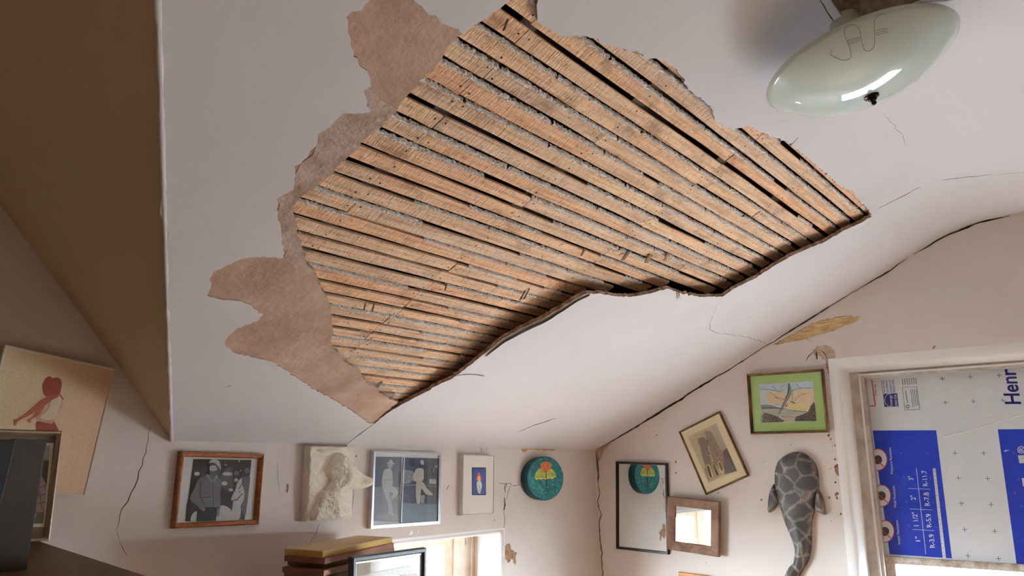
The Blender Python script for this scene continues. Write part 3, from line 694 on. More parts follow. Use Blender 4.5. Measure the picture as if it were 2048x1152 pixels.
# crosses every few inches
for px in ((648, 215), (868, 215), (674, 405), (898, 408), (698, 598), (924, 607), (722, 797), (952, 812), (748, 998), (980, 1020)):
    for d in ((20, 0), (2, 18)): line('grid_cross', *fz([(px[0]-d[0], px[1]-d[1]), (px[0]+d[0], px[1]+d[1])]), .0022, M_GREYP)
M_CROSSB = mat('pale_blue_cross', (86, 108, 196), 0.5)
for px in ((237, 215), (436, 215), (257, 398), (460, 402), (278, 583), (482, 590), (298, 770), (505, 780), (1100, 215), (1130, 414), (1158, 618), (1105, 520)):
    for d in ((18, 0), (2, 16)): line('grid_cross', *fz([(px[0]-d[0], px[1]-d[1]), (px[0]+d[0], px[1]+d[1])]), .0020, M_CROSSB)
for px in ((833, 332), (1154, 311), (1485, 293), (868, 605), (1193, 592), (1530, 580)):
    for d in ((27, -2), (5, 24)): line('grid_cross', *ft([(px[0]-d[0], px[1]-d[1]), (px[0]+d[0], px[1]+d[1])]), .0022, M_GREYP)
text('lettering', 'Henr', *ft([(1738, 622), (1668, 215), (1556, 622)]), M_BLUE2, bold=0.018)
text('lettering', '\u00ae', *fz([(1185, 215), (1180, 160), (1130, 218)]), M_WPRINT, bold=0.01, parent=bp2)
fpoly('white_letter', fz([(1128, 232), (1240, 226), (1252, 290), (1140, 292)]), M_WPRINT, .0009)
fpoly('white_letter', fz([(1158, 405), (1260, 400), (1268, 462), (1168, 468)]), M_WPRINT, .0009)
fpoly('arrow_mark', fz([(1020, 200), (1035, 190), (1068, 192), (1040, 200), (1028, 206)]), M_WPRINT, .0009)
def fell(name, c, rx, ry, m, dep, f=fz, k=24): return fpoly(name, f([(c[0]+rx*math.cos(a), c[1]+ry*math.sin(a)) for a in np.linspace(0, 2*math.pi, k, endpoint=False)]), m, dep)
M_DGREY = mat('dark_icon', (80, 84, 92), 0.5)
for c, r in (((58, 265), 82), ((86, 540), 82), ((112, 812), 82)):
    fell('warning_sign', c, r*.92, r*1.05, M_RED, .0007); fell('warning_sign', c, r*.84, r*.97, M_WPRINT, .0009)
    fell('warning_icon', (c[0]+2, c[1]), r*.40, r*.42, M_DGREY, .0011)
    line('warning_slash', *fz([(c[0]-20, c[1]-10), (c[0]+60, c[1]+62)]), .004, M_RED, .0013)
fpoly('blue_logo', ft([(150, 505), (314, 498), (330, 650), (166, 656)]), M_BLUE2, .0006)
arc = [(230+60*math.cos(a), 576+72*math.sin(a)) for a in np.linspace(1.2, 5.0, 14)]
for a, b in zip(arc[:-1], arc[1:]): line('logo_arc', *ft([a, b]), .0016, M_WPRINT, .0010)
text('lettering', 'energy', *ft([(262, 640), (250, 520), (228, 640)]), M_WPRINT, .0011)
text('lettering', 'ENERGY STAR', *ft([(318, 645), (306, 512), (290, 645)]), M_WPRINT, .0011)
fpoly('label_box', ft([(128, 345), (133, 345), (150, 500), (145, 500)]), M_GREYP, .0006)
for i, s_ in enumerate(('Seal and Insul', 'with ENERGY', 'Insulation pro', 'ENERGY STAR')):
    text('lettering', s_, *ft([(178+38*i, 494-2*i), (160+38*i, 350-4*i), (154+38*i, 494-2*i)]), M_BLUE2, bold=0.01)
for a, b in (((372, 430), (540, 425)), ((540, 425), (574, 684)), ((574, 684), (402, 690)), ((402, 690), (372, 430))): line('label_rule', *ft([a, b]), .0018, M_GREYP)
for i in range(7): line('fine_print', *ft([(372+26*i, 330-2*i), (380+26*i, 405-2*i)]), .0026, M_GREYP)
for i in range(4): line('fine_print', *ft([(470+20*i, 450), (494+20*i, 655-5*i)]), .0022, M_GREYP)
line('fine_print', *ft([(410, 470), (432, 610)]), .0030, M_GREYP)
fell('round_mark', (434, 652), 22, 22, M_GREYP, .0006, ft, 16); fell('round_mark', (434, 652), 13, 13, M_FOAM, .0008, ft, 12)
for a, b in (((20, 345), (62, 642)), ((62, 642), (0, 645))): line('red_box', *ft([a, b]), .005, M_RED)
text('lettering', 'Under side', *ft([(78, 530), (66, 395), (58, 530)]), M_BLUE2, bold=0.01)
# clear plastic sheet stretched over the board, with one long fold
FPX_ = XW+gd-.018
film = empty('plastic_film', (FPX_, 0.3, fzb)); tag(film, 'clear plastic sheet stretched over the foam board with a diagonal fold', 'plastic sheet')
rows = []
for z in np.linspace(fzb-.01, fz1-.002, 26):
    rows.append([(FPX_+0.0022*math.sin(13*y+7*z)+.0015*math.sin(31*y-17*z)+random.gauss(0, .0003), y, z) for y in np.linspace(GY0+.11, fy-.004, 40)])
sh = MB().grid(rows).build('sheet', M_FILM, film, True); sh.data.transform(Matrix.Translation(-Vector(film.location)))
M_FOLD = glaze_material('plastic_fold', 0.3, (0.97, 0.97, 0.97), 0.25)
def fold(pts, w):
    rows = []
    for i, p in enumerate(pts):
        q = on_x(p, FPX_-.004); rows.append([(q[0]+.004*abs(k)-.004, q[1], q[2]+w*k) for k in (-1, -.3, .3, 1)])
    o = MB().grid(rows).build('fold', mat('milky_fold', (226, 224, 222), 0.35), film, True); o.data.transform(Matrix.Translation(-Vector(film.location)))
fold([(1885, 874), (1930, 863), (1980, 849), (2030, 833), (2090, 814)], .0045)
fold([(1747, 833), (1800, 835), (1860, 836), (1930, 835), (2010, 832)], .0010)
fold([(1747, 857), (1800, 855), (1870, 854), (1950, 852)], .0010)

# ------------------------------------------------------------------ framed pictures
def rect_from(px, f):
    """fit a rectangle in a wall plane to four photographed corners; returns centre, u, v, n, W, H"""
    a, b, c, d = [np.array(f(p)) for p in px]
    cen = (a+b+c+d)/4; U = (b-a+c-d)/2; W = np.linalg.norm(U); u = U/W
    Vv = (a-d+b-c)/2; Vv -= u*(Vv@u); H = np.linalg.norm(Vv); v = Vv/H; n = np.cross(u, v)
    if n@(CAM-cen) < 0: n = -n
    return cen, u, v, n, W, H
class Pic:
    def __init__(s, name, label, cat, px, f, group=None, thick=.02):
        s.cen, s.u, s.v, s.n, s.W, s.H = rect_from(px, f); s.f = f; s.t = thick
        s.root = empty(name); s.root.matrix_world = Matrix([list(r) for r in np.stack([s.u, s.v, s.n], 1)]).to_4x4()
        s.root.location = Vector(s.cen-s.n*thick)
        tag(s.root, label, cat, group)
        s.lay = 0
    def rails(s, w, prof, m, name='frame_rail', W=None, H=None):
        """four mitred rails; prof is a list of (share of width from outside, height) across the rail"""
        W = W or s.W; H = H or s.H
        c = [(-W/2, -H/2), (W/2, -H/2), (W/2, H/2), (-W/2, H/2)]
        inn = [(-1, -1), (1, -1), (1, 1), (-1, 1)]
        for i in range(4):
            j = (i+1) % 4; rows = []
            for k in (i, j):
                rows.append([(c[k][0]-inn[k][0]*w*q, c[k][1]-inn[k][1]*w*q, h) for q, h in [(0, 0)]+prof+[(1, 0)]])
            # a little subdivision along the rail for the bevels to read
            mb = MB(); mb.grid(rows); mb.f += [tuple(range(len(rows[0])-1, -1, -1)), tuple(range(len(rows[0]), 2*len(rows[0])))]
            mb.build(name, m, s.root)
    def loc(s, px, h=None):
        """photo pixel -> local point on the picture plane at height h"""
        d = ray(px); h = s.t if h is None else h
        o = s.cen-s.n*s.t+s.n*h
        t = ((o-CAM)@s.n)/(d@s.n); P = CAM+d*t-(s.cen-s.n*s.t)
        return (P@s.u, P@s.v, P@s.n)
    def sheet(s, name, x0, y0, x1, y1, z, m, z0=0.0):
        return MB().box((x0, y0, z0), (x1, y1, z)).build(name, m, s.root)
    def inset(s, name, w, z, m): return s.sheet(name, -s.W/2+w, -s.H/2+w, s.W/2-w, s.H/2-w, z, m)
    def art(s, layers, z, name='print', m=None, bounds=None):
        """flat print made of inked shapes; layers = (rgb, [pixel outline])"""
        V, F, C = [], [], []
        for i, (rgb, pts) in enumerate(layers):
            n = len(V); h = z+.00012*i
            for p in pts:
                q = s.loc(p, z)
                if bounds: q = (min(max(q[0], bounds[0]), bounds[2]), min(max(q[1], bounds[1]), bounds[3]), 0)
                V.append((q[0], q[1], h))
            idx = list(range(n, n+len(pts)))
            a = sum(V[idx[k]][0]*V[idx[(k+1) % len(idx)]][1]-V[idx[(k+1) % len(idx)]][0]*V[idx[k]][1] for k in range(len(idx)))
            F.append(tuple(idx if a > 0 else idx[::-1])); C.append(lin(rgb)+(1,))
        me = bpy.data.meshes.new(name); me.from_pydata(V, [], F); me.update()
        ca = me.color_attributes.new('ink', 'FLOAT_COLOR', 'CORNER'); k = 0
        for pi, p in enumerate(me.polygons):
            for _ in p.loop_indices: ca.data[k].color = C[pi]; k += 1
        return link(name, me, s.root, m or M_PRINT)
    def glass(s, w, z): return s.sheet('glass_pane', -s.W/2+w, -s.H/2+w, s.W/2-w, s.H/2-w, z, M_GLASS, z-.0015)
def ell(cx, cy, rx, ry, k=16, rot=0):
    return [(cx+rx*math.cos(a)*math.cos(rot)-ry*math.sin(a)*math.sin(rot), cy+rx*math.cos(a)*math.sin(rot)+ry*math.sin(a)*math.cos(rot)) for a in np.linspace(0, 2*math.pi, k, endpoint=False)]
def smooth(pts, k=4):
    n = len(pts); P = [np.array(p, float) for p in pts]; out = []
    for i in range(n):
        p0, p1, p2, p3 = P[i-1], P[i], P[(i+1) % n], P[(i+2) % n]
        for j in range(k):
            t = j/k
            out.append(tuple(0.5*((2*p1)+(-p0+p2)*t+(2*p0-5*p1+4*p2-p3)*t*t+(-p0+3*p1-3*p2+p3)*t**3)))
    return out
def C_(o, l): return [(c, crop(*o, p)) for c, p in l]
def hatch(box, n, c, ln, seed, w=2.0, inside=None):
    g = np.random.default_rng(seed); out = []
    for _ in range(n):
        x, y = g.uniform(box[0], box[2]), g.uniform(box[1], box[3])
        if inside is not None and not inpoly(np.array([[x, y]]), inside)[0]: continue
        a = g.uniform(0, math.pi); dx, dy = math.cos(a)*ln, math.sin(a)*ln; k = w/ln/2
        out.append((c, [(x-dx-dy*k, y-dy+dx*k), (x+dx-dy*k, y+dy+dx*k), (x+dx+dy*k, y+dy-dx*k), (x-dx+dy*k, y-dy-dx*k)]))
    return out
M_WOODF = mat('brown_frame_wood', (150, 88, 48), 0.4, dark=(104, 56, 28), vscale=20, stretch=(6, 6, 1), coat=0.3)
M_PAPER = mat('white_paper', (230, 230, 232), 0.6)
M_SILVER = mat('silver_metal', (214, 216, 220), 0.28, metal=0.9)
M_WHITEMAT = mat('cream_mat_board', (230, 224, 216), 0.8)
M_BLACKF = mat('black_frame', (34, 26, 24), 0.4, var=0.3, vscale=10)
M_OAK = mat('oak_frame', (132, 98, 78), 0.65, dark=(94, 64, 48), vscale=14, stretch=(1, 1, 1), bump=0.4, bscale=60)
M_MIRROR = mat('mirror_glass', (225, 228, 228), 0.02, metal=1.0)
M_GOLDF = mat('dark_gilt_frame', (120, 86, 46), 0.4, dark=(64, 42, 22), vscale=16, metal=0.25)
M_GREENM = mat('green_mat_board', (176, 204, 122), 0.75)
M_CREAM = mat('cream_mat', (230, 212, 172), 0.75)
wy = lambda off: (lambda p: on_y(p, YW-off))
wx = lambda off: (lambda p: on_x(p, XW-off))
PROF_ROUND = [(0, .7), (.12, .95), (.3, 1.0), (.5, .86), (.72, .8), (.85, .62), (1, .45)]
def prof(p, t): return [(a, b*t) for a, b in p]

# photograph of a man in a denim jacket
o1 = (320, 880, 1382/240)
p = Pic('framed_photograph', 'brown wood framed photograph of a man in a denim jacket beside a dolphin', 'framed photo', crop(*o1, [(262, 138), (1225, 152), (1130, 985), (150, 1015)]), wy(.024), thick=.024)
p.rails(.0165, prof(PROF_ROUND, .024), M_WOODF)
p.inset('backing_paper', .013, .008, M_PAPER)
man = [((52, 52, 56), [(385, 218), (1055, 230), (975, 915), (290, 937)]),
 ((92, 92, 96), [(690, 440), (720, 380), (790, 305), (835, 330), (838, 560), (770, 580), (700, 520)]),
 ((74, 74, 78), [(440, 330), (510, 285), (555, 340), (500, 420), (430, 400)]),
 ((30, 30, 33), [(690, 590), (830, 600), (820, 800), (690, 740)]),
 ((30, 30, 32), [(310, 720), (380, 760), (430, 800), (415, 935), (292, 937)])]
for e in ((425, 388, 32, 22), (775, 390, 58, 22), (740, 500, 34, 25), (815, 575, 25, 18), (875, 460, 24, 20), (910, 243, 12, 10), (755, 288, 14, 8), (930, 350, 7, 8)): man.append(((205, 205, 207), ell(*e)))
for e in ((880, 380, 30, 26), (1000, 352, 30, 30)): man.append(((122, 122, 126), ell(*e)))
man += [((214, 214, 216), smooth([(350, 930), (360, 870), (400, 825), (425, 832), (412, 935)])),
 ((206, 206, 208), smooth([(640, 925), (650, 870), (680, 830), (690, 762), (740, 755), (800, 790), (822, 830), (815, 920)])),
 ((205, 205, 207), smooth([(880, 510), (905, 465), (945, 430), (1000, 415), (1033, 425), (1020, 500), (990, 640), (958, 690), (935, 760), (925, 840), (905, 915), (825, 920), (822, 830), (838, 715), (815, 690), (832, 635), (868, 560)], 3)),
 ((104, 104, 110), smooth([(945, 430), (1000, 416), (1033, 428), (1012, 640), (978, 872), (940, 815), (922, 765), (962, 680), (968, 590), (942, 510)], 3)),
 ((60, 60, 64), [(815, 700), (880, 680), (945, 610), (950, 618), (885, 692), (818, 708)]),
 ((70, 70, 72), [(900, 560), (955, 470), (962, 476), (908, 566)]), ((20, 20, 20), ell(912, 596, 8, 7)), ((20, 20, 20), ell(866, 594, 6, 6)),
 ((34, 36, 36), [(425, 800), (500, 770), (645, 775), (640, 930), (412, 936)]),
 ((112, 112, 116), smooth([(520, 405), (470, 428), (425, 470), (390, 560), (345, 640), (352, 700), (420, 755), (470, 808), (512, 775), (590, 772), (648, 775), (692, 745), (688, 620), (705, 500), (660, 425), (590, 400)], 3)),
 ((84, 84, 88), [(455, 480), (475, 470), (470, 640), (505, 740), (490, 745), (440, 640)]),
 ((70, 70, 74), [(598, 480), (606, 480), (612, 770), (602, 770)]), ((88, 88, 92), [(500, 545), (590, 548), (590, 556), (500, 553)]), ((88, 88, 92), [(625, 545), (690, 540), (690, 548), (625, 553)]),
 ((150, 150, 154), [(520, 400), (545, 392), (600, 480), (585, 505)]), ((150, 150, 154), [(640, 400), (665, 420), (610, 500), (604, 480)]),
 ((52, 52, 54), [(475, 660), (580, 650), (580, 656), (475, 668)]),
 ((126, 126, 128), smooth([(470, 790), (500, 770), (515, 800), (490, 822)])), ((110, 110, 112), smooth([(650, 790), (678, 800), (675, 860), (648, 885)])),
 ((40, 40, 42), smooth([(562, 270), (600, 255), (655, 285), (690, 370), (680, 420), (640, 400), (560, 395), (553, 330)])),
 ((172, 172, 174), smooth([(566, 305), (600, 292), (640, 305), (648, 350), (625, 395), (585, 392), (568, 350)])),
 ((44, 44, 46), smooth([(566, 358), (590, 352), (605, 362), (628, 350), (648, 352), (640, 402), (605, 425), (574, 402)])),
 ((46, 46, 48), [(574, 322), (596, 318), (596, 326), (574, 330)]), ((46, 46, 48), [(612, 318), (636, 320), (636, 328), (612, 326)]),
 ((140, 140, 142), [(600, 325), (608, 325), (612, 352), (598, 352)]),
 ((30, 30, 32), smooth([(560, 275), (600, 258), (655, 290), (668, 335), (640, 305), (600, 290), (566, 303)])),
 ((168, 168, 172), smooth([(553, 268), (570, 235), (620, 222), (668, 242), (690, 300), (688, 345), (655, 296), (605, 258)]))]
p.art(C_(o1, man), .009)
p.glass(.013, .0125)

# two statue photographs in a silver frame
o2 = (580, 870, 5.76)
p = Pic('framed_photograph', 'silver framed pair of grey photographs of standing figures', 'framed photo', crop(*o2, [(985, 187), (1755, 202), (1720, 1025), (920, 1078)]), wy(.026), thick=.026)
p.rails(.010, [(0, .026), (.35, .026), (.5, .0245), (1, .0245)], M_SILVER)
p.inset('mat_board', .008, .016, M_PAPER)
st = [((112, 120, 132), [(990, 250), (1290, 255), (1258, 1000), (940, 990)]), ((84, 90, 98), [(1300, 258), (1735, 270), (1692, 1005), (1265, 1018)]),
 ((150, 158, 168), [(965, 600), (1275, 600), (1258, 1000), (940, 990)]),
 ((196, 200, 206), smooth([(1105, 322), (1140, 312), (1145, 288), (1175, 288), (1185, 315), (1205, 336), (1150, 338)])),
 ((176, 180, 186), smooth([(1125, 334), (1180, 338), (1175, 375), (1145, 386), (1128, 362)])),
 ((190, 194, 200), smooth([(1090, 400), (1130, 386), (1168, 400), (1180, 480), (1175, 580), (1065, 580), (1060, 500), (1075, 430)], 3)),
 ((150, 154, 162), smooth([(1062, 575), (1078, 640), (1030, 645), (1048, 600)])),
 ((196, 198, 206), smooth([(1065, 575), (1175, 585), (1235, 640), (1240, 682), (1180, 742), (1162, 725), (1188, 672), (1145, 660), (1168, 780), (1186, 900), (1205, 922), (1140, 922), (1128, 800), (1090, 690)], 3)),
 ((150, 156, 164), [(1080, 510), (1185, 512), (1185, 524), (1080, 522)]),
 ((168, 172, 178), smooth([(1000, 935), (1050, 915), (1230, 925), (1262, 950), (1250, 982), (1010, 962)])),
 ((150, 152, 154), smooth([(1292, 410), (1340, 405), (1420, 428), (1412, 520), (1350, 560), (1290, 545)])),
 ((60, 62, 76), smooth([(1370, 285), (1420, 275), (1435, 330), (1415, 365), (1375, 340)])),
 ((176, 178, 178), [(1605, 505), (1680, 510), (1680, 565), (1602, 560)]), ((124, 126, 128), [(1290, 575), (1450, 565), (1700, 590), (1700, 602), (1450, 580), (1290, 590)]),
 ((142, 146, 146), [(1640, 430), (1650, 380), (1660, 380), (1655, 430)]), ((142, 146, 146), [(1660, 345), (1715, 340), (1712, 375), (1665, 380)]),
 ((190, 188, 180), smooth([(1500, 300), (1520, 285), (1538, 305), (1535, 345), (1510, 350)])), ((90, 90, 90), smooth([(1490, 345), (1535, 345), (1530, 385), (1490, 380)])),
 ((186, 184, 176), smooth([(1462, 385), (1530, 390), (1536, 450), (1530, 520), (1470, 540), (1408, 512), (1430, 430)], 3)),
 ((180, 178, 170), smooth([(1450, 545), (1530, 545), (1570, 610), (1645, 690), (1560, 680), (1512, 620), (1500, 700), (1490, 805), (1455, 790)], 3)),
 ((148, 152, 152), [(1500, 690), (1550, 690), (1535, 790), (1500, 780)]),
 ((120, 130, 140), [(1275, 780), (1700, 800), (1692, 1005), (1265, 1018)])]  # last shape: pale window reflection painted into the print
st += [(c, q) for c, q in hatch((1290, 420, 1410, 545), 40, (96, 98, 100), 8, 3, 4)] + hatch((1290, 610, 1440, 780), 16, (118, 124, 130), 22, 4, 3) + hatch((1540, 600, 1700, 780), 14, (112, 118, 124), 14, 5, 3)
st += [((222, 228, 232), [(1290, 255), (1300, 258), (1266, 1016), (1256, 1000)])]
p.art(C_(o2, st), .0165)
p.glass(.009, .0195)

# small white framed print
o3 = (900, 880, 1440/340)
p = Pic('framed_print', 'small white framed print with a dark blue rectangle and red haired figure', 'framed print', crop(*o3, [(112, 122), (370, 131), (381, 625), (108, 640)]), wy(.026), thick=.026)
p.rails(.0045, [(0, .026), (.5, .0265), (1, .024)], mat('pale_grey_frame', (206, 202, 198), 0.4))
p.inset('mat_board', .004, .0225, M_WHITEMAT)
p.art(C_(o3, [((34, 32, 46), [(185, 233), (304, 233), (304, 467), (185, 467)]), ((58, 72, 128), [(195, 243), (298, 243), (298, 458), (193, 458)]),
 ((196, 84, 56), smooth([(222, 345), (232, 295), (246, 272), (260, 300), (268, 345), (252, 340), (240, 335)])), ((230, 184, 146), smooth([(238, 312), (254, 310), (256, 345), (238, 348)])),
 ((228, 226, 220), smooth([(226, 362), (240, 348), (262, 352), (270, 390), (262, 420), (256, 450), (240, 448), (230, 410)])), ((60, 60, 70), [(246, 380), (249, 380), (250, 440), (247, 440)])]), .0228)

# ------------------------------------------------------------------ plaster dog relief
def inflate(name, outline, to3d, hfun, m, parent, step, rim=0.0, seed=0):
    """solid relief bulging from an outline; hfun(distance to edge, u, v) -> height"""
    O = np.array(outline); lo, hi = O.min(0), O.max(0)
    G = np.stack(np.meshgrid(np.arange(lo[0], hi[0], step), np.arange(lo[1], hi[1], step)), -1).reshape(-1, 2)
    G += np.random.default_rng(seed).uniform(-.25, .25, G.shape)*step
    G = G[inpoly(G, outline)]
    n = len(O); pts = [Vector(map(float, q)) for q in O]+[Vector(map(float, q)) for q in G]
    vs, _, fs, _, _, _ = delaunay_2d_cdt(pts, [(i, (i+1) % n) for i in range(n)], [], 0, 1e-7)
    V = np.array([tuple(v) for v in vs]); F = [tuple(f) for f in fs]
    Cn = np.array([V[list(f)].mean(0) for f in F]); keep = inpoly(Cn, outline)
    a, b = O, np.roll(O, -1, 0); ab = b-a
    def dist(q):
        t = np.clip(((q-a)*ab).sum(1)/((ab**2).sum(1)+1e-12), 0, 1); return np.sqrt((((a+ab*t[:, None])-q)**2).sum(1).min())
    W = [to3d(q[0], q[1], rim+hfun(dist(q), q[0], q[1])) for q in V]
    F = [f for f, k in zip(F, keep) if k]
    if rim > 0:
        cnt = {}
        for f in F:
            for e in ((f[0], f[1]), (f[1], f[2]), (f[2], f[0])): cnt[(min(e), max(e))] = cnt.get((min(e), max(e)), 0)+1
        nb = len(W); mp = {}
        for (i, j), c in cnt.items():
            if c == 1:
                for q in (i, j):
                    if q not in mp: mp[q] = len(W); W.append(to3d(V[q][0], V[q][1], 0.0))
                F.append((i, j, mp[j], mp[i]))
    o = mesh(name, W, F, m, parent, True)
    bm = bmesh.new(); bm.from_mesh(o.data); bmesh.ops.recalc_face_normals(bm, faces=bm.faces); bm.to_mesh(o.data); bm.free()
    return o
def vn(u, v, s):
    return math.sin(u*s+1.3*math.sin(v*s*.7))*math.sin(v*s*1.1+1.7*math.sin(u*s*.6+1))
M_PLASTERCAST = mat('plaster_cast', (244, 238, 226), 0.85, dark=(234, 224, 206), vscale=18, bump=1.0, bscale=34)
p = Pic('dog_relief', 'white plaster relief plaque of a dog head in profile', 'relief plaque', crop(*o2, [(240, 135), (745, 130), (712, 968), (182, 992)]), wy(.035), thick=.035)
rows_o = ragged([(-p.W/2, -p.H/2), (p.W/2, -p.H/2), (p.W/2, p.H/2), (-p.W/2, p.H/2)], .02, .0016, seed=91)
inflate('plaque', rows_o, lambda u, v, h: (u, v, h), lambda d, u, v: .0012*vn(u, v, 60)+min(0, d-.004)*.5, M_PLASTERCAST, p.root, .011, .035, 1)
dogpx = crop(*o2, smooth([(455, 300), (500, 235), (560, 210), (625, 235), (670, 285), (710, 340), (760, 390), (815, 440), (862, 470), (900, 492), (914, 525), (905, 562), (872, 598), (805, 620), (705, 628), (610, 612), (572, 650), (560, 720), (560, 830), (580, 960), (400, 985), (236, 990), (246, 880), (290, 770), (345, 655), (405, 625), (440, 565), (446, 500), (408, 440), (420, 375)], 3))
dpl = [p.loc(q, .035)[:2] for q in dogpx]
def doglocal(px): return np.array(p.loc(crop(*o2, [px])[0], .035)[:2])
cheek, ear, snout, neck, eye = doglocal((640, 500)), doglocal((560, 330)), doglocal((860, 540)), doglocal((430, 800)), doglocal((690, 395))
def dogh(d, u, v):
    q = np.array([u, v]); g = lambda c, r: math.exp(-((q-c)**2).sum()/r**2)
    h = .028*(1-math.exp(-d/.006))
    h += .012*g(cheek, .035)+.006*g(ear, .03)+.020*g(snout, .03)-.006*g(neck, .05)-.008*g(eye, .008)
    h += (.0040*vn(u*1.7+v*.5, v, 190)+.0034*vn(u, v, 420))*min(1, d/.01)*(0.4 if u > cheek[0]-.01 else 1)
    return h
inflate('dog_head', dpl, lambda u, v, h: (u, v, h+.030), dogh, M_PLASTERCAST, p.root, .0045, .004, 2)
ears = [p.loc(q, .035)[:2] for q in crop(*o2, smooth([(300, 175), (400, 160), (510, 165), (600, 195), (665, 250), (690, 290), (640, 262), (560, 215), (470, 205), (380, 215)], 3))]
inflate('ear', ears, lambda u, v, h: (u, v, h+.030), lambda d, u, v: .016*(1-math.exp(-d/.004))+.001*vn(u, v, 300), M_PLASTERCAST, p.root, .004, .004, 3)

# ------------------------------------------------------------------ round painted box
def teal_material():
    m = bpy.data.materials.new('mottled_teal_paint'); m.use_nodes = True; nt = m.node_tree; b = nt.nodes['Principled BSDF']
    tc = nt.nodes.new('ShaderNodeTexCoord'); n = nt.nodes.new('ShaderNodeTexNoise'); n.inputs['Scale'].default_value = 38; n.inputs['Detail'].default_value = 5; n.inputs['Distortion'].default_value = 1.6
    nt.links.new(tc.outputs['Object'], n.inputs['Vector']); r = nt.nodes.new('ShaderNodeValToRGB'); e = r.color_ramp.elements
    e[0].position = .30; e[0].color = lin((14, 52, 62))+(1,); e[1].position = .72; e[1].color = lin((150, 190, 186))+(1,)
    k = e.new(.5); k.color = lin((30, 110, 112))+(1,); k = e.new(.62); k.color = lin((48, 136, 130))+(1,)
    nt.links.new(n.outputs['Fac'], r.inputs[0]); nt.links.new(r.outputs[0], b.inputs['Base Color']); b.inputs['Roughness'].default_value = 0.35
    return m
M_TEAL = teal_material()
M_TEALD = mat('dark_teal_side', (24, 70, 78), 0.4, dark=(16, 44, 54), vscale=14)
DD = 0.042
dc = on_y(crop(*o3, [(808, 325)])[0], YW-DD); top = on_y(crop(*o3, [(808, 137)])[0], YW-DD)
RD = np.linalg.norm(top-dc)*0.985
_l, _r2 = [on_y(q, YW-DD) for q in crop(*o3, [(652, 325), (966, 325)])]; RX = (_r2[0]-_l[0])/2/RD; dc[0] = (_l[0]+_r2[0])/2
drum = empty('oval_box', (dc[0], YW, dc[2])); tag(drum, 'oval teal painted box hung on the wall near the corner', 'box')
K = 56
def ring(r, y): return [(r*RX*math.cos(2*math.pi*i/K), y, r*math.sin(2*math.pi*i/K)) for i in range(K+1)]
MB().grid([ring(RD*.985, -.002), ring(RD*.985, -DD*.62)]).build('drum_side', M_TEALD, drum, True)
mb = MB().grid([ring(RD*.985, -DD*.60), ring(RD, -DD*.60), ring(RD, -DD+.004), ring(RD-.004, -DD)])
mb.build('lid_rim', M_TEALD, drum, True)
mb = MB(); mb.v = ring(RD-.004, -DD)[:-1]; mb.f = [tuple(range(K))]; face = mb.build('lid_face', M_TEAL, drum)
def onlid(px): q = on_y(crop(*o3, [px])[0], YW-DD); return (q[0]-dc[0], q[2]-dc[2])
def lidpoly(name, pts, m, d):
    q = [onlid(x) for x in pts]; n = len(q)
    mesh(name, [(a, -DD-d, b) for a, b in q]+[(a, -DD, b) for a, b in q], [tuple(range(n))]+[(i, (i+1) % n, n+(i+1) % n, n+i) for i in range(n)], m, face)
M_YEL = mat('yellow_green_paint', (196, 182, 84), 0.5, dark=(96, 140, 84), vscale=60)
lidpoly('painted_band', smooth([(718, 325), (722, 290), (750, 250), (800, 232), (850, 240), (885, 268), (898, 312), (850, 326), (780, 330)]), M_YEL, .0004)
lidpoly('painted_fringe', [(716, 322), (735, 338), (750, 326), (770, 336), (790, 324), (815, 336), (840, 322), (865, 330), (898, 310), (850, 320), (780, 322)], mat('pale_yellow_paint', (214, 206, 120), 0.5), .0006)
leaf = [(812, 172), (822, 188), (840, 182), (842, 200), (862, 202), (854, 225), (858, 245), (836, 252), (826, 272), (812, 262), (796, 274), (784, 254), (762, 246), (772, 226), (762, 206), (780, 202), (784, 184), (802, 190)]
lidpoly('painted_leaf', leaf, mat('orange_leaf_paint', (204, 108, 66), 0.5, dark=(160, 72, 44), vscale=70), .0009)
lidpoly('painted_stem', [(810, 262), (816, 262), (820, 440), (816, 440)], mat('dark_stem_paint', (52, 48, 40), 0.5), .0011)

# ------------------------------------------------------------------ gable wall pictures
o4 = (1200, 900, 1280/280)
p = Pic('wall_mirror', 'tall mirror in a thin black frame on the gable wall', 'mirror', crop(*o4, [(130, 105), (598, 118), (634, 960), (156, 903)]), wx(.02), thick=.02)
p.rails(.0125, [(0, .018), (.2, .02), (.8, .02), (1, .012)], M_BLACKF)
p.inset('mirror_glass', .011, .010, M_MIRROR)
p = Pic('wall_mirror', 'small square mirror in a wide brown oak frame overlapping the black mirror', 'mirror', crop(*o4, [(594, 421), (1068, 470), (1100, 985), (626, 908)]), wx(.046), thick=.024)
p.rails(.044, [(0, .022), (.08, .024), (.5, .022), (.93, .018), (1, .014)], M_OAK)
p.inset('mirror_glass', .042, .012, M_MIRROR)
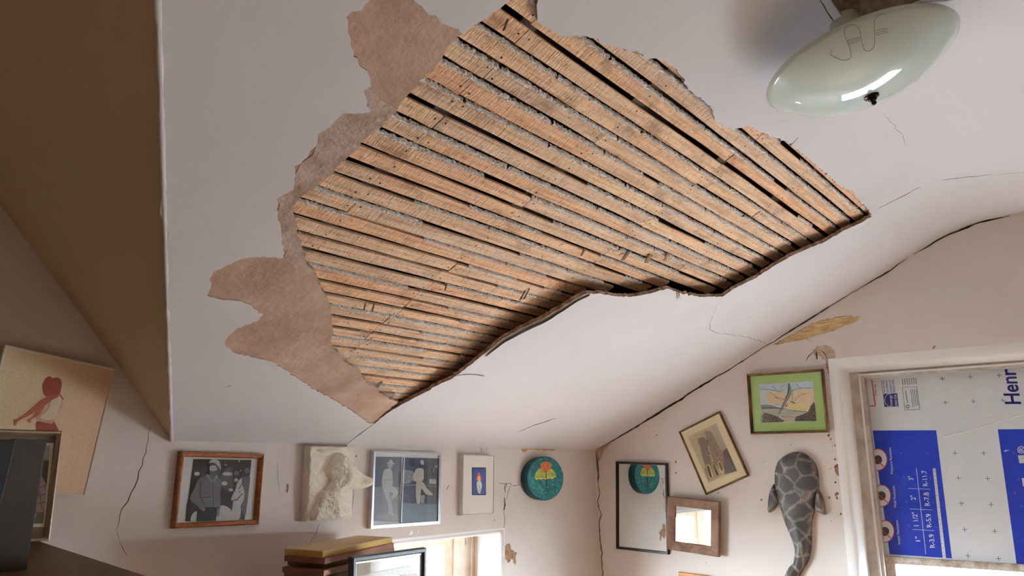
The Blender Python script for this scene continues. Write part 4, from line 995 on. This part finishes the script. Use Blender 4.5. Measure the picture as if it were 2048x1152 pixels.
# cathedral print
o5 = (1340, 810, 1091/180)
p = Pic('framed_print', 'crooked framed print of a twin towered cathedral, tilted on the gable wall', 'framed print', crop(*o5, [(100, 325), (583, 80), (962, 855), (430, 1090)]), wx(.018), thick=.018)
p.rails(.0085, [(0, .015), (.15, .018), (.45, .016), (.6, .0165), (1, .012)], M_GOLDF)
p.inset('mat_board', .007, .010, M_CREAM)
cath = [((214, 200, 168), [(200, 372), (566, 205), (834, 805), (455, 965)]), ((232, 222, 196), [(206, 378), (562, 212), (826, 802), (458, 958)]), ((190, 172, 134), [(216, 382), (558, 222), (814, 800), (463, 948)]),
 ((176, 160, 140), [(500, 250), (558, 222), (690, 520), (640, 560), (560, 420)]),
 ((108, 92, 90), [(640, 560), (690, 520), (814, 800), (660, 840), (640, 700)]),
 ((132, 112, 98), smooth([(335, 425), (348, 408), (385, 390), (422, 402), (450, 470), (480, 600), (500, 720), (440, 730), (400, 660), (370, 520)], 2)),
 ((150, 128, 106), smooth([(420, 330), (450, 318), (498, 325), (530, 380), (580, 480), (640, 580), (655, 680), (650, 720), (560, 720), (500, 600), (450, 430)], 2)),
 ((150, 128, 98), [(430, 720), (520, 690), (640, 670), (672, 800), (600, 850), (540, 900), (470, 930), (420, 800)]),
 ((198, 176, 126), smooth([(440, 740), (480, 720), (510, 800), (535, 880), (480, 890)])), ((198, 176, 126), smooth([(505, 720), (545, 715), (590, 800), (600, 850), (560, 860)])), ((206, 186, 130), smooth([(580, 690), (620, 690), (660, 790), (640, 830), (600, 800)])),
 ((84, 70, 60), smooth([(450, 750), (475, 745), (500, 840), (505, 880), (480, 860)])), ((84, 70, 60), smooth([(520, 730), (542, 728), (575, 800), (590, 845), (560, 840)])), ((92, 78, 64), smooth([(592, 705), (615, 703), (640, 770), (635, 800), (615, 780)])),
 ((186, 166, 128), ell(470, 590, 28, 24)), ((96, 80, 70), ell(470, 590, 16, 14)), ((100, 84, 76), [(440, 420), (452, 416), (470, 480), (458, 486)]), ((100, 84, 76), [(530, 500), (538, 498), (580, 620), (568, 625)]),
 ((170, 148, 116), [(470, 905), (660, 815), (672, 825), (475, 935)])]
cath += hatch((330, 390, 660, 880), 120, (104, 84, 72), 10, 14, 4, [(335, 425), (400, 390), (520, 330), (650, 620), (665, 800), (470, 920), (420, 760)])
p.art(C_(o5, cath), .0104)
p.glass(.008, .0118)
# drawing with a green mat
o6 = (1480, 720, 1491/220)
p = Pic('framed_drawing', 'gilt framed drawing of a leaping whale with a bright green mat', 'framed drawing', crop(*o6, [(75, 196), (1103, 112), (1198, 985), (150, 1003)]), wx(.028), thick=.028)
p.rails(.0115, [(0, .025), (.15, .028), (.45, .026), (.6, .020), (1, .013)], M_GOLDF)
p.inset('mat_board', .010, .011, M_GREENM)
rockR = [(740, 830), (760, 770), (820, 750), (920, 710), (960, 620), (1005, 570), (1018, 620), (1038, 828)]
rockL = [(300, 850), (310, 740), (340, 710), (420, 740), (520, 770), (560, 800), (605, 820), (590, 840)]
wh = [((214, 224, 226), [(255, 330), (985, 285), (1040, 830), (300, 852)]), ((202, 218, 228), [(255, 330), (985, 285), (990, 380), (700, 400), (270, 430)]),
 ((230, 206, 168), smooth([(380, 440), (520, 420), (640, 460), (700, 440), (820, 400), (992, 395), (1008, 560), (960, 600), (860, 580), (700, 600), (560, 600), (380, 580)], 2)),
 ((232, 212, 150), smooth([(620, 610), (760, 580), (900, 600), (960, 620), (930, 690), (700, 690), (600, 660)], 2)),
 ((146, 152, 156), [(285, 605), (420, 608), (520, 640), (600, 655), (440, 660), (288, 662)]), ((196, 192, 176), [(288, 665), (600, 660), (930, 700), (900, 760), (700, 770), (400, 760), (295, 740)]),
 ((206, 190, 170), [(560, 770), (820, 745), (760, 790), (740, 830), (605, 835)]),
 ((120, 106, 100), rockR), ((126, 112, 104), rockL),
 ((150, 154, 146), smooth([(655, 315), (680, 330), (700, 400), (690, 480), (640, 560), (600, 640), (560, 690), (530, 735), (520, 710), (555, 650), (570, 600), (610, 540), (640, 470), (650, 390)], 2)),
 ((86, 88, 84), smooth([(656, 318), (675, 335), (668, 420), (635, 500), (600, 540), (640, 460), (652, 380)], 2)),
 ((90, 92, 88), [(690, 555), (730, 570), (765, 600), (735, 590), (690, 570)]), ((90, 92, 88), [(620, 620), (650, 590), (640, 620), (612, 640)]),
 ((120, 124, 124), [(710, 400), (716, 400), (714, 550), (708, 550)])]
def stroke(pts, w, c):
    P = [np.array(q, float) for q in pts]; L, R = [], []
    for i in range(len(P)):
        d = P[min(i+1, len(P)-1)]-P[max(i-1, 0)]; d /= np.linalg.norm(d)+1e-9; m = np.array([-d[1], d[0]])*w/2; L.append(tuple(P[i]+m)); R.append(tuple(P[i]-m))
    return (c, L+R[::-1])
for q in ([(400, 440), (440, 460), (490, 500), (525, 530)], [(460, 510), (530, 510), (580, 530), (610, 550)], [(270, 395), (380, 400), (480, 420), (560, 425), (600, 400)], [(700, 420), (760, 400), (830, 380), (975, 378)], [(750, 320), (790, 350), (820, 380)], [(735, 560), (790, 500), (830, 465), (900, 460)], [(540, 380), (600, 335)], [(290, 665), (440, 650), (600, 665), (700, 690), (930, 705)], [(480, 595), (550, 620)], [(560, 770), (640, 765), (740, 780)], [(440, 345), (470, 390), (500, 410)]):
    wh.append(stroke(q, 5, (96, 100, 104)))
wh += hatch((740, 560, 1040, 832), 170, (56, 48, 50), 12, 21, 4, rockR)+hatch((740, 560, 1040, 832), 40, (170, 158, 150), 10, 24, 4, rockR)+hatch((296, 700, 605, 852), 150, (56, 50, 50), 12, 22, 4, rockL)+hatch((296, 700, 605, 852), 40, (176, 164, 152), 10, 25, 4, rockL)+hatch((300, 660, 900, 760), 30, (150, 146, 140), 18, 23, 3)
p.art(C_(o6, wh), .0114)
p.glass(.0105, .0128)
# orange frame just entering at the bottom
p = Pic('picture_frame', 'plain orange wood frame low on the gable wall below the oak mirror', 'picture frame', [(1353, 1143), (1452, 1157), (1464, 1290), (1362, 1272)], wx(.02), thick=.02)
p.rails(.02, [(0, .018), (.1, .02), (.9, .02), (1, .014)], mat('orange_pine', (206, 152, 92), 0.5, dark=(180, 120, 64), vscale=14))
p.inset('backing_paper', .017, .008, M_CREAM)

# ------------------------------------------------------------------ carved whale
def whale_material():
    m = bpy.data.materials.new('veined_carving'); m.use_nodes = True; nt = m.node_tree; b = nt.nodes['Principled BSDF']
    N = nt.nodes.new; L = nt.links.new
    tc = N('ShaderNodeTexCoord'); n = N('ShaderNodeTexNoise'); n.inputs['Scale'].default_value = 9; n.inputs['Detail'].default_value = 4
    L(tc.outputs['Object'], n.inputs['Vector'])
    ad = N('ShaderNodeVectorMath'); ad.operation = 'MULTIPLY_ADD'; ad.inputs[1].default_value = (.06, .06, .06); L(n.outputs['Color'], ad.inputs[0]); L(tc.outputs['Object'], ad.inputs[2])
    v = N('ShaderNodeTexVoronoi'); v.feature = 'DISTANCE_TO_EDGE'; v.inputs['Scale'].default_value = 15; v.inputs['Randomness'].default_value = 1.0; L(ad.outputs[0], v.inputs['Vector'])
    r = N('ShaderNodeValToRGB'); e = r.color_ramp.elements; e[0].position = .0; e[0].color = lin((156, 134, 118))+(1,); e[1].position = .16; e[1].color = lin((66, 56, 52))+(1,)
    k = e.new(.05); k.color = lin((116, 100, 90))+(1,)
    nz = N('ShaderNodeTexNoise'); nz.inputs['Scale'].default_value = 30; nz.inputs['Detail'].default_value = 5; L(tc.outputs['Object'], nz.inputs['Vector'])
    ma = N('ShaderNodeMath'); ma.operation = 'MULTIPLY_ADD'; ma.inputs[1].default_value = .22; L(nz.outputs['Fac'], ma.inputs[0])
    mb_ = N('ShaderNodeMath'); mb_.operation = 'SUBTRACT'; mb_.inputs[1].default_value = .10; L(v.outputs['Distance'], mb_.inputs[0]); L(mb_.outputs[0], ma.inputs[2])
    L(ma.outputs[0], r.inputs[0])
    n2 = N('ShaderNodeTexNoise'); n2.inputs['Scale'].default_value = 45; n2.inputs['Detail'].default_value = 6; L(tc.outputs['Object'], n2.inputs['Vector'])
    mx = N('ShaderNodeMix'); mx.data_type = 'RGBA'; mx.blend_type = 'OVERLAY'; mx.inputs[0].default_value = .6; L(r.outputs[0], mx.inputs[6]); L(n2.outputs['Color'], mx.inputs[7])
    hs = N('ShaderNodeHueSaturation'); hs.inputs['Saturation'].default_value = .55; L(mx.outputs[2], hs.inputs['Color'])
    L(hs.outputs[0], b.inputs['Base Color']); b.inputs['Roughness'].default_value = .55
    return m
M_WHALE = whale_material()
o7 = (1500, 880, 932/220)
wbody = [(222, 240), (245, 180), (300, 130), (370, 103), (440, 103), (500, 135), (550, 190), (575, 250), (586, 330), (584, 420), (571, 520), (552, 600), (532, 680), (525, 760), (525, 880), (516, 960), (490, 1040), (452, 1098), (425, 1152), (420, 1230), (450, 1310), (430, 1330), (370, 1290), (330, 1270), (250, 1300), (180, 1290), (200, 1262), (260, 1230), (292, 1180), (306, 1130), (340, 1070), (370, 1040), (383, 980), (385, 920), (370, 870), (340, 790), (310, 720), (280, 630), (260, 560), (240, 480), (216, 380), (213, 300)]
wl = lambda pts: [xw(q) for q in crop(*o7, pts)]
wc0 = xw(crop(*o7, [(400, 500)])[0])
whale = empty('carved_whale', (XW, wc0[0], wc0[1])); tag(whale, 'dark veined carved whale hanging head up beside the gable window', 'sculpture')
wo = lambda pts: [(a-wc0[0], b-wc0[1]) for a, b in wl(pts)]
inflate('body', wo(smooth(wbody, 2)), lambda u, v, h: (-h, u, v), lambda d, u, v: .052*math.sqrt(max(0, 1-(1-min(1, d/.062))**2))+.0012*vn(u, v, 70), M_WHALE, whale, .008, .004, 5)
for nm, pts in (('fin', [(214, 372), (180, 440), (166, 520), (163, 600), (176, 612), (205, 590), (240, 545), (256, 500), (236, 430)]), ('fin', [(582, 418), (606, 450), (630, 520), (642, 600), (640, 632), (605, 618), (566, 596), (556, 540), (565, 470)])):
    inflate(nm, wo(smooth(pts, 3)), lambda u, v, h: (-h-.004, u, v), lambda d, u, v: .018*math.sqrt(max(0, 1-(1-min(1, d/.014))**2)), M_WHALE, whale, .006, .012, 6)
MB().tube([(-.03, 0, .30), (-.002, 0, .32)], .002, 6)

# ------------------------------------------------------------------ ceiling lamp
LC = CAM+np.array([1.749, .384, .88]); LR, LH = .209, .082
ln_ = np.array([-.055, .2, 1.0]); ln_ /= np.linalg.norm(ln_); lu = np.cross([0, 1, 0], ln_); lu /= np.linalg.norm(lu); lv = np.cross(ln_, lu)
lamp = empty('ceiling_lamp'); lamp.matrix_world = Matrix([list(r) for r in np.stack([lu, lv, ln_], 1)]).to_4x4(); lamp.location = Vector(LC)
tag(lamp, 'white glass bowl ceiling lamp with dark metal finial hanging slightly tilted', 'lamp')
RS = (LR*LR+LH*LH)/(2*LH); amax = math.asin(LR/RS)
def bowl(r_off, a0, a1, n=18, k=64):
    rows = []
    for a in np.linspace(a0, a1, n):
        R = RS+r_off
        rows.append([(R*math.sin(a)*math.cos(t), R*math.sin(a)*math.sin(t), -(R*math.cos(a)-(RS-LH))) for t in np.linspace(0, 2*math.pi, k+1)])
    return rows
M_OPAL = bpy.data.materials.new('opal_glass'); M_OPAL.use_nodes = True; _b = M_OPAL.node_tree.nodes['Principled BSDF']
_b.inputs['Base Color'].default_value = lin((214, 228, 226))+(1,); _b.inputs['Roughness'].default_value = .06; _b.inputs['Specular IOR Level'].default_value = .6
_b.inputs['Subsurface Weight'].default_value = 0.0; _b.inputs['Transmission Weight'].default_value = 0.0; _b.inputs['Coat Weight'].default_value = .15; _b.inputs['Coat Roughness'].default_value = .02
out_ = bowl(0, .02, amax); inn_ = bowl(-.005, .02, amax)[::-1]
MB().grid(out_+inn_).build('glass_shade', M_OPAL, lamp, True)
M_BRONZE = mat('dark_bronze', (58, 50, 46), 0.25, metal=0.9)
prf = [(0.0, -LH-.022), (.004, -LH-.021), (.006, -LH-.017), (.0045, -LH-.013), (.009, -LH-.010), (.010, -LH-.007), (.0065, -LH-.005), (.016, -LH-.003), (.0165, -LH+.001), (.004, -LH+.004)]
MB().grid([[(r*math.cos(t), r*math.sin(t), z) for t in np.linspace(0, 2*math.pi, 25)] for r, z in prf]).build('finial', M_BRONZE, lamp, True)
top_z = (ZC-LC[2])/ln_[2]
MB().tube([(0, 0, -LH), (0, 0, .155)], .005, 10).build('rod', M_BRONZE, lamp, True)
MB().grid([[(r*math.cos(t), r*math.sin(t), z) for t in np.linspace(0, 2*math.pi, 33)] for r, z in ((.004, .085), (.018, .088), (.030, .10), (.034, .125))]).build('ceiling_plate', mat('pale_metal_plate', (190, 186, 178), 0.4, metal=0.4), lamp, True)
# fine etched loops on the glass
M_ETCH = mat('etched_line', (150, 150, 140), 0.4)
IM = np.stack([lu, lv, ln_])
def on_bowl(px):
    d = IM@ray(px); o = IM@(CAM-LC); cz = RS-LH; o = o-np.array([0, 0, cz]); d /= np.linalg.norm(d)
    b = o@d; c = o@o-RS*RS; q = b*b-c
    if q < 0: return None
    t = -b-math.sqrt(q); return tuple(o+d*t+np.array([0, 0, cz]))
o8 = (1600, 0, 2048/448)
loops = [smooth([(300, 450), (350, 540), (420, 550), (465, 520), (455, 440), (415, 350), (405, 280), (440, 235), (500, 230), (540, 265), (560, 360), (590, 455), (630, 468), (675, 430), (685, 340), (680, 240), (690, 170), (740, 130), (795, 140), (815, 190)], 4)[:-8],
 [(432, 372), (490, 355), (548, 338)], [(438, 390), (495, 372), (552, 352)], [(444, 408), (500, 390), (556, 368)], [(690, 282), (740, 270), (800, 262)], [(692, 302), (745, 290), (806, 280)], [(695, 322), (750, 306), (810, 296)]]
mb = MB()
for l in loops:
    q = [on_bowl(x) for x in crop(*o8, l)]; q = [x for x in q if x]
    if len(q) > 1: mb.tube(q, .0006, 5)
mb.build('etched_pattern', M_ETCH, lamp, True)

# ------------------------------------------------------------------ left corner: poster, framed picture, dark panel, cabinet
M_POSTER = mat('poster_card', (222, 190, 160), 0.35)
po = (0, 540, 3.2)
TL, TR, BR = (23, 692), (241, 740), (160, 992)
wyp = lambda p: on_y(p, YW-.03)
P3 = [wyp(q) for q in (TL, TR, BR)]; BLw = P3[0]+P3[2]-P3[1]
def projpx(P): q = RM.T@(np.array(P)-CAM); return (1024+FPX*q[0]/-q[2], 576-FPX*q[1]/-q[2])
p = Pic('poster', 'large tilted poster with a reddish silhouette of a reaching woman', 'poster', [TL, TR, BR, projpx(BLw)], wyp, thick=.012)
p.inset('card', .001, .008, M_POSTER)
p.rails(.006, [(0, .012), (.5, .012), (1, .009)], mat('clear_plastic_edge', (226, 214, 200), 0.2), 'plastic_edge')
RB = (128, 58, 44)
strips = []
for k in range(12):
    t0, t1 = k/12, (k+1)/12
    q = [((1-t)*-p.W/2*.98+t*p.W/2*.98) for t in (t0, t1)]
    strips.append((tuple(int(x+(y-x)*t0) for x, y in zip((240, 218, 184), (222, 182, 156))), [projpx(p.cen+p.u*x+p.v*y) for x, y in ((q[0], -p.H*.49), (q[1], -p.H*.49), (q[1], p.H*.49), (q[0], p.H*.49))]))
p.art(strips+C_(po, [((206, 166, 140), smooth([(240, 965), (235, 945), (300, 885), (320, 800), (370, 782), (402, 830), (385, 885), (342, 955), (345, 990)], 3)),
 ((236, 214, 186), smooth([(255, 945), (310, 890), (330, 830), (372, 800), (392, 840), (375, 890), (335, 960)], 3)),
 (RB, smooth([(272, 740), (290, 695), (318, 680), (335, 692), (360, 688), (388, 702), (393, 740), (380, 790), (345, 815), (300, 812), (278, 790)], 3)),
 ((150, 78, 60), smooth([(300, 808), (335, 800), (365, 790), (372, 812), (330, 832), (285, 870), (215, 915), (140, 955), (108, 972), (98, 996), (88, 990), (92, 968), (78, 958), (105, 955), (180, 905), (240, 850)], 2)),
 ((160, 88, 68), smooth([(262, 862), (285, 868), (255, 920), (222, 945), (200, 955), (192, 978), (182, 975), (168, 962), (200, 945), (235, 905)], 2)),
 (RB, [(230, 985), (240, 968), (330, 985), (345, 970), (372, 1022), (380, 1180), (240, 1180)]), ((150, 78, 60), [(375, 785), (408, 828), (404, 832), (370, 792)])]), .0083)

FY = YW-0.27
of = (0, 840, 1108/300)
px_tr, px_br = crop(*of, [(450, 78), (388, 893)])
ctop = on_y(px_br, FY)[2]       # height of the cabinet top
px_tl = projpx(on_y(px_tr, FY)+np.array([-.40, 0, 0])); px_bl = projpx(on_y(px_br, FY)+np.array([-.40, 0, 0]))
p = Pic('framed_photograph', 'bronze metal framed photograph with white mat standing on the dark cabinet', 'framed photo', [px_tl, px_tr, px_br, px_bl], lambda q: on_y(q, FY), thick=.02)
p.rails(.012, [(0, .018), (.3, .02), (.6, .018), (1, .012)], mat('bronze_metal', (176, 158, 138), 0.3, metal=0.8))
p.inset('mat_board', .010, .008, mat('taupe_mat', (122, 100, 84), 0.8))
p.art(C_(of, [((222, 214, 202), [(-900, 160), (398, 170), (338, 790), (-960, 800)]), ((92, 92, 82), [(-870, 190), (372, 190), (318, 765), (-930, 770)]), ((140, 146, 138), [(200, 190), (372, 190), (362, 300), (200, 300)]),
 ((64, 58, 50), [(200, 300), (362, 296), (345, 470), (200, 480)]), ((150, 128, 124), smooth([(285, 405), (310, 420), (340, 480), (335, 560), (320, 680), (245, 660), (260, 600), (290, 560), (270, 480)], 2)),
 ((112, 84, 84), [(280, 440), (286, 440), (310, 660), (302, 660)]), ((112, 84, 84), [(262, 560), (335, 540), (335, 548), (262, 568)]), ((112, 84, 84), [(262, 620), (330, 600), (330, 608), (262, 628)]), ((112, 84, 84), [(275, 500), (340, 480), (340, 488), (275, 508)]), ((178, 138, 116), ell(250, 700, 16, 26))]), .0084)
p.glass(.011, .0105)
# cabinet
e0 = on_z(crop(*of, [(330, 905)])[0], ctop); e1 = on_z(crop(*of, [(1060, 1140)])[0], ctop)
e0, e1 = e0[:2], e1[:2]; ed = (e1-e0)/np.linalg.norm(e1-e0); en = np.array([-ed[1], ed[0]])
if en[0] > 0: en = -en
A = e0-ed*.22; B = e1+ed*.05; Dp = 1.0
A[1] = min(A[1], YW-.02)
quad = [A, B, B+en*Dp, A+en*Dp]
quad = [np.array([q[0], min(q[1], YW-.015)]) for q in quad]
M_DKWOOD = mat('dark_brown_wood', (104, 74, 54), 0.45, dark=(74, 48, 34), vscale=9, stretch=(2, 12, 2))
cab = empty('cabinet', (float(np.mean([q[0] for q in quad])), float(np.mean([q[1] for q in quad])), 0)); tag(cab, 'dark brown wooden cabinet whose top shows in the lower left corner', 'cabinet')
L3 = lambda q, z: (q[0]-cab.location.x, q[1]-cab.location.y, z)
cc = np.mean(quad, 0)
MB().hexa([L3(q, ctop-.03) for q in quad], [L3(q, ctop) for q in quad]).build('cabinet_top', M_DKWOOD, cab, bevel=.004)
ins = [cc+(q-cc)*.95 for q in quad]
MB().hexa([L3(q, .0) for q in ins], [L3(q, ctop-.03) for q in ins]).build('body', M_DKWOOD, cab)
# dark upright panel in front of the framed photograph
s_tr, s_br = crop(*of, [(330, 145), (176, 1105)])
bs = on_z(s_br, ctop); SY = bs[1]
s3 = on_y(s_tr, SY); s4 = on_y(s_br, SY)
M_SLAB = mat('charcoal_cloth', (66, 57, 52), 0.9, var=.2, vscale=8)
slab = empty('dark_album', (s4[0]-.15, SY, ctop)); tag(slab, 'charcoal black album standing upright before the bronze framed photograph', 'album')
w_ = .30; hgt = s3[2]-ctop; dxs = s3[0]-s4[0]
mb = MB(); X1 = s4[0]-slab.location.x
sl = on_y(crop(*of, [(92, 140)])[0], SY)[0]-slab.location.x
mb.hexa([(sl-.02, -.012, 0.0), (X1, -.012, 0.0), (X1, .012, 0.0), (sl-.02, .012, 0.0)], [(sl, -.012, hgt), (X1+dxs, -.012, hgt), (X1+dxs, .012, hgt), (sl, .012, hgt)])
mb.build('cover', M_SLAB, slab, bevel=.002)
mb = MB(); mb.hexa([(X1-.30, -.03, 0), (sl-.024, -.03, 0), (sl-.024, .012, 0), (X1-.30, .012, 0)], [(X1-.30, -.03, hgt*.99), (sl-.004, -.03, hgt*.99), (sl-.004, .012, hgt*.99), (X1-.30, .012, hgt*.99)])
mb.build('spine', mat('black_spine', (26, 24, 26), 0.6), slab, bevel=.002)

# ------------------------------------------------------------------ stack of boards by the small window, dark frame leaning on it
ostk = (540, 1040, 2048/340)
D_px = crop(*ostk, [(985, 182)])[0]
dd = on_y(D_px, YW-.03); zs = dd[2]
ABC = [on_z(q, zs) for q in crop(*ostk, [(175, 342), (637, 375), (1475, 207)])]
thk = np.linalg.norm(on_x(crop(*ostk, [(637, 458)])[0], ABC[1][0])-ABC[1])
a_, b_, c_ = [q[:2] for q in ABC]; d_ = a_+c_-b_
ua = (b_-a_); ub = (c_-b_)
M_CANV = mat('tan_canvas_board', (196, 168, 130), 0.8, var=.1, vscale=12)
M_GOLD = mat('ochre_board', (186, 148, 80), 0.6, var=.15, vscale=12)
M_REDW = mat('reddish_frame_wood', (120, 70, 50), 0.5, var=.3, vscale=14)
M_BRWN = mat('dull_brown_board', (110, 88, 66), 0.7, var=.2, vscale=12)
z = zs
def board(name, label, zt, th, q, m, m2, rimw=0):
    q = [np.array([x[0], min(x[1], YW-.012)]) for x in q]; c = np.mean(q, 0)
    r = empty(name, (c[0], c[1], zt-th)); tag(r, label, 'board' if 'canvas' in name else 'picture frame', 'boards stacked beside the small window')
    Lq = [(x[0]-c[0], x[1]-c[1]) for x in q]
    MB().hexa([(x, y, 0) for x, y in Lq], [(x, y, th*.9) for x, y in Lq]).build('edge', m2, r, bevel=.0015)
    MB().hexa([(x*.995, y*.995, th*.9) for x, y in Lq], [(x*.995, y*.995, th) for x, y in Lq]).build('face', m, r)
    return r
base = [a_, b_, c_, d_]
cen_ = np.mean(base, 0)
def shift(k, dx, dy, rot=0):
    R2 = np.array([[math.cos(rot), -math.sin(rot)], [math.sin(rot), math.cos(rot)]])
    return [cen_+R2@((q-cen_)*k)+np.array([dx, dy]) for q in base]
board('canvas_board', 'thick tan canvas board with ochre edge, topmost of the stack by the window', zs, thk, base, M_CANV, M_GOLD)
ztop_ = min(projz for projz in [on_y(q, b_[1]-.06)[2] for q in crop(*ostk, [(2010, 1290), (1105, 1480)])])
items = [('stacked_frame', 'reddish wooden frame directly under the tan canvas board', .016, (1.03, -.005, -.012, .02), M_REDW), ('canvas_board', 'dull brown board second below the tan canvas board', .015, (.97, .012, .0, -.03), M_BRWN), ('stacked_frame', 'dark reddish frame third below the tan canvas board', .016, (1.05, -.01, -.02, .015), M_REDW)]
z = zs-thk
for nm, lb, th, sh_, m in items:
    board(nm, lb, z, th, shift(*sh_), m, m); z -= th
ORD = ['fourth', 'fifth', 'sixth', 'seventh', 'eighth', 'ninth', 'tenth']
nrest = max(1, min(7, int((z-ztop_)/.022))); th = (z-ztop_)/nrest
for k in range(nrest):
    board('canvas_board', 'brown board, %s below the tan canvas board in the window stack' % ORD[k], z, th, shift(.98+.01*(k % 3), .004*(k % 2), -.004*(k % 3), .01*((k % 3)-1)), (M_BRWN, M_REDW)[k % 2], (M_BRWN, M_REDW)[k % 2]); z -= th
tb = empty('low_chest', (cen_[0], cen_[1]-.02, 0)); tag(tb, 'wooden chest under the stack of boards by the small window', 'chest')
hx = .26; tz = z-.0005
MB().box((-hx, -.34, tz-.03), (hx+.12, .12, tz)).build('chest_top', M_DKWOOD, tb, bevel=.004)
MB().box((-hx+.02, -.32, 0), (hx+.10, .115, tz-.03)).build('body', M_DKWOOD, tb)
for k in range(3): MB().box((-hx+.04, -.335, .08+k*(tz-.2)/3), (hx+.08, -.32, .06+(k+.93)*(tz-.2)/3)).build('drawer', M_DKWOOD, tb, bevel=.003)
# leaning dark frame
LY = b_[1]-.06
p = Pic('leaning_frame', 'dark grey framed picture leaning in front of the stacked boards', 'framed picture', crop(*ostk, [(868, 482), (1775, 332), (2010, 1290), (1105, 1480)]), lambda q: on_y(q, LY), thick=.022)
p.rails(.018, [(0, .018), (.2, .022), (.7, .022), (1, .012)], mat('charcoal_frame', (70, 70, 74), 0.4, var=.2, vscale=10))
p.inset('mat_board', .016, .010, mat('grey_beige_mat', (196, 184, 170), 0.7))
p.art(C_(ostk, [((178, 166, 152), [(1062, 660), (1690, 545), (1700, 1200), (1100, 1300)]), ((204, 194, 180), [(1072, 672), (1682, 558), (1690, 1190), (1110, 1290)]), ((168, 120, 108), [(1560, 660), (1770, 640), (1790, 800), (1580, 830)])]), .0104)
p.rails(.004, [(0, .0125), (1, .0125)], M_SILVER, 'inner_fillet', p.W-.034, p.H-.034)
p.glass(.017, .0118)

# ------------------------------------------------------------------ outside
M_BOUNCE = mat('pale_bounce_ground', (232, 230, 226), 0.9, dark=(212, 210, 200), vscale=.6)  # ground colour made pale to bounce daylight up into the room
g = mesh('ground', [(-30, -30, -2.6), (60, -30, -2.6), (60, 60, -2.6), (-30, 60, -2.6)], [(0, 1, 2, 3)], M_BOUNCE); tag(g, 'pale ground outside the windows', kind='structure')

def shrub(name, label, c, r, n, seed, col):
    g_ = np.random.default_rng(seed); root = empty(name, c); tag(root, label, 'shrub')
    v, f = [], []
    for _ in range(n):
        d = g_.normal(size=3); d /= np.linalg.norm(d); P = d*np.array(r)*g_.uniform(.55, 1.05)+np.array([0, 0, r[2]])
        a = g_.normal(size=3); a /= np.linalg.norm(a); b = np.cross(a, g_.normal(size=3)); b /= np.linalg.norm(b); L = g_.uniform(.05, .11); k = len(v)
        v += [tuple(P-a*L), tuple(P+b*L*.4), tuple(P+a*L), tuple(P-b*L*.4)]; f.append((k, k+1, k+2, k+3))
    o = mesh('foliage', v, f, mat('leaf_'+name, col, .6, rnd=0), root); o['kind'] = 'stuff'
    MB().tube([(0, 0, 0), (.05, 0, r[2]*.6), (.02, .03, r[2]*1.2)], [.08, .06, .03], 8).build('stem', M_RAFTER, root)
shrub('garden_shrub', 'pale leafy shrub outside the small window', (6.3, 9.4, -2.6), (1.3, 1.0, 1.35), 2600, 3, (110, 134, 116))
